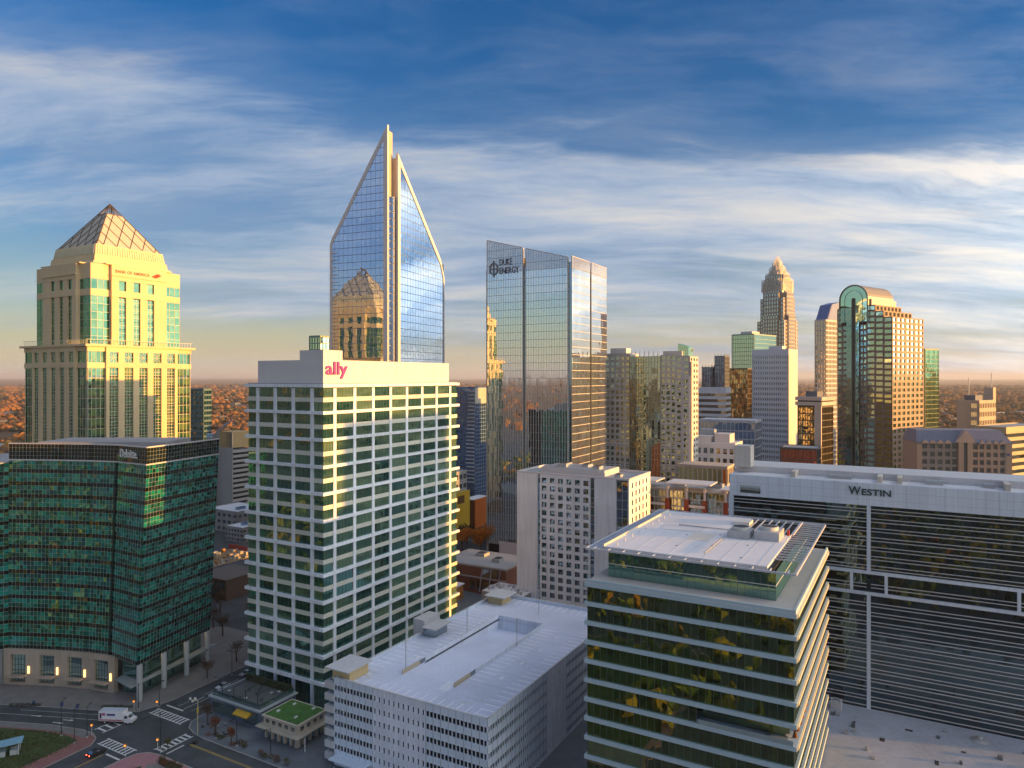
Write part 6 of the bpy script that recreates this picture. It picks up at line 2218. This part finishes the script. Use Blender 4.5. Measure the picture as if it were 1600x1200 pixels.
# ---- small blue-roofed shelter on the lawn
t = thing('park_shelter', 'small shelter with tilted blue roof on the corner lawn', 'shelter', (-133.6, 188.2, .19), R(28))
MB().loft([(-3.4, -2.0, 2.9), (3.4, -2.0, 3.2), (3.4, 2.0, 3.2), (-3.4, 2.0, 2.9)], [(-3.4, -2.0, 3.1), (3.4, -2.0, 3.4), (3.4, 2.0, 3.4), (-3.4, 2.0, 3.1)]).build('roof', stone('shelter_blue', (.20, .36, .46), .5), t)
for x in (-2.6, 2.6):
    for y in (-1.5, 1.5):
        MB().box(x - .1, x + .1, y - .1, y + .1, 0, 2.92).build('post', alloy, t)
MB().box(-2.2, -.4, -1.2, 1.2, 0, 1.3).build('side_panel', stone('panel_pale', (.42, .46, .46), .7), t)
MB().box(.6, 2.4, -1.2, 1.2, 0, 1.3).build('side_panel', stone('panel_pale'), t)

# ---- pavilion with planted roof
def pavilion():
    b = B('roof_garden_pavilion', 'small cream pavilion with a bright green planted roof', -57.6, 190.6, 11.0, 13.5)
    cr = stone('pavilion_cream', (.46, .40, .32), .8, .06, .4, .08, .05)
    blu = glass('pavilion_blue_glass', (.6, .85, 1.0), .3, ((.02, .08, .12), (.04, .16, .24), (.08, .26, .36)), (.4, .8))
    b.box('core', dark_core, 1.6, 10.4, 1.6, 12.6, 0.14, 5.2)
    for face, L, n in (('L', 13.5, 5), ('R', 11.0, 4)):
        w = (L - 1.5) / n
        for i in range(n + 1):
            s_ = .8 + i * w
            b.f('pillar', cr, face, s_ - .35, s_ + .35, .14, 3.6, -1.5, -.6)
        for i in range(n):
            s_ = .8 + i * w
            b.f('door_pane', blu, face, s_ + .4, s_ + w - .4, .2, 3.4, -1.45, -1.35)
            b.f('clerestory_window', dkgl, face, s_ + .55, s_ + w - .55, 4.5, 5.5, -.32, -.2)
        b.f('upper_wall', cr, face, .32, L - .32, 3.6, 4.5, -1.5, -.25)
        b.f('upper_wall', cr, face, .32, L - .32, 5.5, 6.1, -1.5, -.25)
        for i in range(n + 1):
            s_ = .8 + i * w
            b.f('upper_pier', cr, face, max(.32, s_ - .55), min(L - .32, s_ + .55), 4.502, 5.498, -1.5, -.255)
    b.box('rear_wall', cr, 1.6, 10.7, 12.4, 13.2, .14, 6.1)
    b.box('rear_wall', cr, 10.0, 10.7, 1.6, 12.38, .14, 6.1)
    b.box('canopy', stone('canopy_buff', (.44, .38, .30), .8), -1.6, 11.6, -1.6, 14.6, 3.601, 3.85)
    b.box('roof_edge', cr, -.1, 11.1, -.1, 13.6, 6.101, 6.5)
    b.box('planted_roof', stone('sedum_green', (.045, .13, .025), .95, .4, 1.2, 0, .4), .5, 10.5, .5, 13.0, 6.502, 6.62)
    for x, y in ((2.5, 3.5), (8.6, 3.0), (2.8, 10.6), (8.0, 9.8)):
        b.box('roof_vent', white_paint, x, x + 1.1, y, y + .5, 6.622, 6.95)
    b.box('post', white_paint, .2, .4, -2.6, -2.4, .14, 3.6)
    b.done()
    # restaurant with roof terrace and yellow awning
    r = B('terrace_restaurant', 'dark blue-grey restaurant with glazed roof terrace and yellow awning', -71.6, 201.6, 13.5, 21.0)
    dk = stone('blue_grey_wall', (.10, .14, .20), .7, .1, .4, .1, .03)
    r.box('body', dk, 0, 13.5, 0, 21, .14, 5.0)
    r.box('parapet', stone('pale_parapet', (.36, .40, .42), .7), -.5, 14, -.5, 21.5, 5.01, 5.5)
    r.box('deck', stone('deck_boards', (.10, .11, .11), .8, .2, 1.0), .2, 13.3, .2, 20.8, 5.51, 5.6)
    gg = glass('terrace_screen', (.75, .9, .9), .25, ((.01, .03, .03), (.02, .05, .05), (.04, .08, .07)))
    r.f('shop_window', gg, 'L', .8, 6.5, .8, 4.2, .01, .08)
    r.f('shop_window', gg, 'L', 10.5, 20, .8, 4.2, .01, .08)
    for i in range(8):
        r.f('glass_screen', gg, 'L', .4 + i * 2.5, 2.8 + i * 2.5, 5.61, 7.0, -.4, -.34)
    r.f('glass_screen', gg, 'R', .4, 13, 5.61, 7.0, -.4, -.34)
    aw = MB().loft([(-1.8, 3.4, 3.0), (0, 3.4, 3.3), (0, 9.2, 3.3), (-1.8, 9.2, 3.0)], [(-1.8, 3.4, 3.35), (0, 3.4, 4.1), (0, 9.2, 4.1), (-1.8, 9.2, 3.35)]).build('awning', stone('awning_yellow', (.62, .36, .03), .7), r.o)
    rr_ = random.Random(9)
    chair = stone('chair_pale', (.5, .5, .5), .5)
    for i in range(9):
        x, y = rr_.uniform(2, 11), rr_.uniform(2, 19)
        tb = MB().cyl(0, 0, 5.61, 6.35, .08).cyl(0, 0, 6.35, 6.4, .5, .5, 12).build('table', chair if i % 2 else black_pole, r.o, (x, y, 0))
    for i in range(4):
        r.box('pergola_post', black_pole, 1.0, 1.14, 2 + i * 5, 2.14 + i * 5, 5.61, 9.2)
        r.box('pergola_post', black_pole, 11.0, 11.14, 2 + i * 5, 2.14 + i * 5, 5.61, 9.2)
        r.box('pergola_beam', black_pole, .8, 11.4, 2 + i * 5, 2.14 + i * 5, 9.21, 9.35)
    r.box('planter_hedge', leafy('dark_green_leaves', ()), 12, 13, .8, 20, 5.61, 7.6)
    r.done()


pavilion()
# patio furniture below the awning
rr = random.Random(31)
for i in range(10):
    x, y = G(132.5 + rr.uniform(0, 5.0), 166 + rr.uniform(0, 14))
    t = thing('patio_table', ('pale' if i % 3 == 0 else 'black') + ' round table on the dim patio below the yellow awning', 'table', (x, y, .14), 0, 'patio tables by the yellow awning')
    MB().cyl(0, 0, .70, .75, .45, .45, 12).build('table_top', stone('patio_pale', (.25, .24, .22), .6) if i % 3 == 0 else black_pole, t)
    MB().cyl(0, 0, 0, .70, .05).build('pedestal', black_pole, t)

# blue bins and people-sized posts along the pavement
for x, y, lab in ((-146, 216.9, 'blue bin on the pavement, left one'), (-137.0, 216.2, 'blue bin on the pavement, middle one'), (-131.4, 214.8, 'blue bin on the pavement, right one')):
    t = thing('street_bin', lab, 'bin', (x, y, .14), 0, 'blue bins along the pavement')
    MB().cyl(0, 0, 0, 1.0, .36, .42, 12).build('body', stone('bin_blue', (.04, .08, .22), .6), t)
    MB().cyl(0, 0, 1.0, 1.14, .45, .3, 12).build('lid', stone('bin_lid', (.03, .05, .12), .6), t)

# ------------------------------------------------------------------ far woods and suburbs
def forest():
    rnd = random.Random(4)
    ico = []
    t = (1 + 5 ** .5) / 2
    base = [Vector(v).normalized() for v in ((-1, t, 0), (1, t, 0), (-1, -t, 0), (1, -t, 0), (0, -1, t), (0, 1, t), (0, -1, -t), (0, 1, -t), (t, 0, -1), (t, 0, 1), (-t, 0, -1), (-t, 0, 1))]
    bf = [(0, 11, 5), (0, 5, 1), (0, 1, 7), (0, 7, 10), (0, 10, 11), (1, 5, 9), (5, 11, 4), (11, 10, 2), (10, 7, 6), (7, 1, 8), (3, 9, 4), (3, 4, 2), (3, 2, 6), (3, 6, 8), (3, 8, 9), (4, 9, 5), (2, 4, 11), (6, 2, 10), (8, 6, 7), (9, 8, 1)]
    v2, f2, mid = list(base), [], {}

    def m(a, b_):
        k = (min(a, b_), max(a, b_))
        if k not in mid:
            mid[k] = len(v2)
            v2.append(((v2[a] + v2[b_]) / 2).normalized())
        return mid[k]
    for a, b_, c in bf:
        ab, bc, ca = m(a, b_), m(b_, c), m(c, a)
        f2 += [(a, ab, ca), (b_, bc, ab), (c, ca, bc), (ab, bc, ca)]

    def add(mb, x, y, rx, rz, z, fine):
        vs, fs = (v2, f2) if fine else (base, bf)
        o = len(mb.v)
        for v in vs:
            k = rnd.uniform(.72, 1.22)
            mb.v.append((x + v.x * rx * k, y + v.y * rx * k, z + max(v.z, -.5) * rz * k))
        mb.f += [(a + o, b_ + o, c + o) for a, b_, c in fs]
    near, far = MB(), MB()
    for i in range(21000):
        back = rnd.random() < .12
        ang = rnd.uniform(R(48), R(132)) if not back else rnd.uniform(R(132), R(408))
        d = 800 * (9500 / 800) ** (rnd.random() ** .9)
        x, y = d * math.cos(ang), d * math.sin(ang)
        if 90 < x < 420 and y < 1000:
            continue
        if abs(x) < 260 and 0 < y < 900:
            continue
        dens = math.sin(x * .0061 + 1.3) * math.sin(y * .0047) + .6 * math.sin(x * .017 + y * .011)
        if dens < -.75:
            continue
        k = max(1.0, d / 1900)
        r = rnd.uniform(5.5, 11) * k
        h = rnd.uniform(5, 8.5) * min(k, 2.0)
        add(near if d < 2200 else far, x, y, r, h, h * .75, d < 2200)
    cols = ((.035, .045, .018), (.075, .06, .022), (.15, .07, .025), (.24, .10, .022), (.33, .15, .03), (.12, .06, .028))
    lm = leafy('autumn_woods', cols, .9, .1, .0045)
    park = MB()
    for i in range(2800):
        p, q = rnd.uniform(-420, 101), rnd.uniform(-260, 420)
        if 175 < q < 200 or p > 92 and q > 200:
            continue
        x, y = G(p, q)
        if math.hypot(x, y) < 6:
            continue
        r = rnd.uniform(1.8, 3.6)
        add(park, x, y, r, r * 1.1, r * 1.3, True)
    tag(park.build('park_trees', leafy('park_leaves', ((.03, .05, .015), (.06, .09, .02), (.14, .15, .025), (.30, .20, .03), (.34, .11, .02)), .9, .1, .03)), 'green and gold park trees around the drone viewpoint', 'woods', kind='stuff')
    o1 = near.build('autumn_trees', lm)
    tag(o1, 'autumn woods of orange and rust crowns beyond the city', 'woods', kind='stuff')
    o2 = far.build('distant_woods', lm)
    tag(o2, 'distant autumn woods fading towards the horizon', 'woods', kind='stuff')
    sub = MB()
    for i in range(620):
        ang = rnd.uniform(R(48), R(132))
        d = 900 * (5200 / 900) ** rnd.random()
        x, y = d * math.cos(ang), d * math.sin(ang)
        if 90 < x < 420 and y < 950:
            continue
        k = max(1, d / 1800)
        w, dd, h = rnd.uniform(10, 42) * k, rnd.uniform(8, 26) * k, rnd.uniform(6, 13)
        c, s_ = math.cos(.5), math.sin(.5)
        q = [(x + a * c - b_ * s_, y + a * s_ + b_ * c) for a, b_ in ((-w / 2, -dd / 2), (w / 2, -dd / 2), (w / 2, dd / 2), (-w / 2, dd / 2))]
        sub.prism(q, 0, h)
    sm, N = new_mat('suburb_roofs')
    geo = N.n('ShaderNodeNewGeometry')
    c = N.ramp(geo.outputs['Random Per Island'], [(0, (.16, .14, .12)), (.4, (.30, .29, .28)), (.7, (.46, .44, .42)), (.9, (.30, .18, .12))])
    bs = N.n('ShaderNodeBsdfPrincipled', i_Base_Color=c, i_Roughness=.9)
    N.n('ShaderNodeOutputMaterial', i_Surface=bs.outputs[0])
    tag(sub.build('distant_rooftops', sm), 'pale flat rooftops scattered among the autumn woods', 'buildings', kind='stuff')


forest()
# ------------------------------------------------------------------ the air itself: thin even haze
def haze():
    m, N = new_mat('haze_air')
    pv_ = N.n('ShaderNodeVolumePrincipled', i_Color=(0.80, 0.82, 0.86, 1), i_Density=0.000045, i_Anisotropy=0.2)
    N.n('ShaderNodeOutputMaterial', i_Volume=pv_.outputs[0])
    o = MB().box(-49000, 49000, -49000, 49000, -1.5, 262).build('haze', m)
    tag(o, 'thin pale haze lying over the city and woods', 'haze', kind='stuff')


haze()
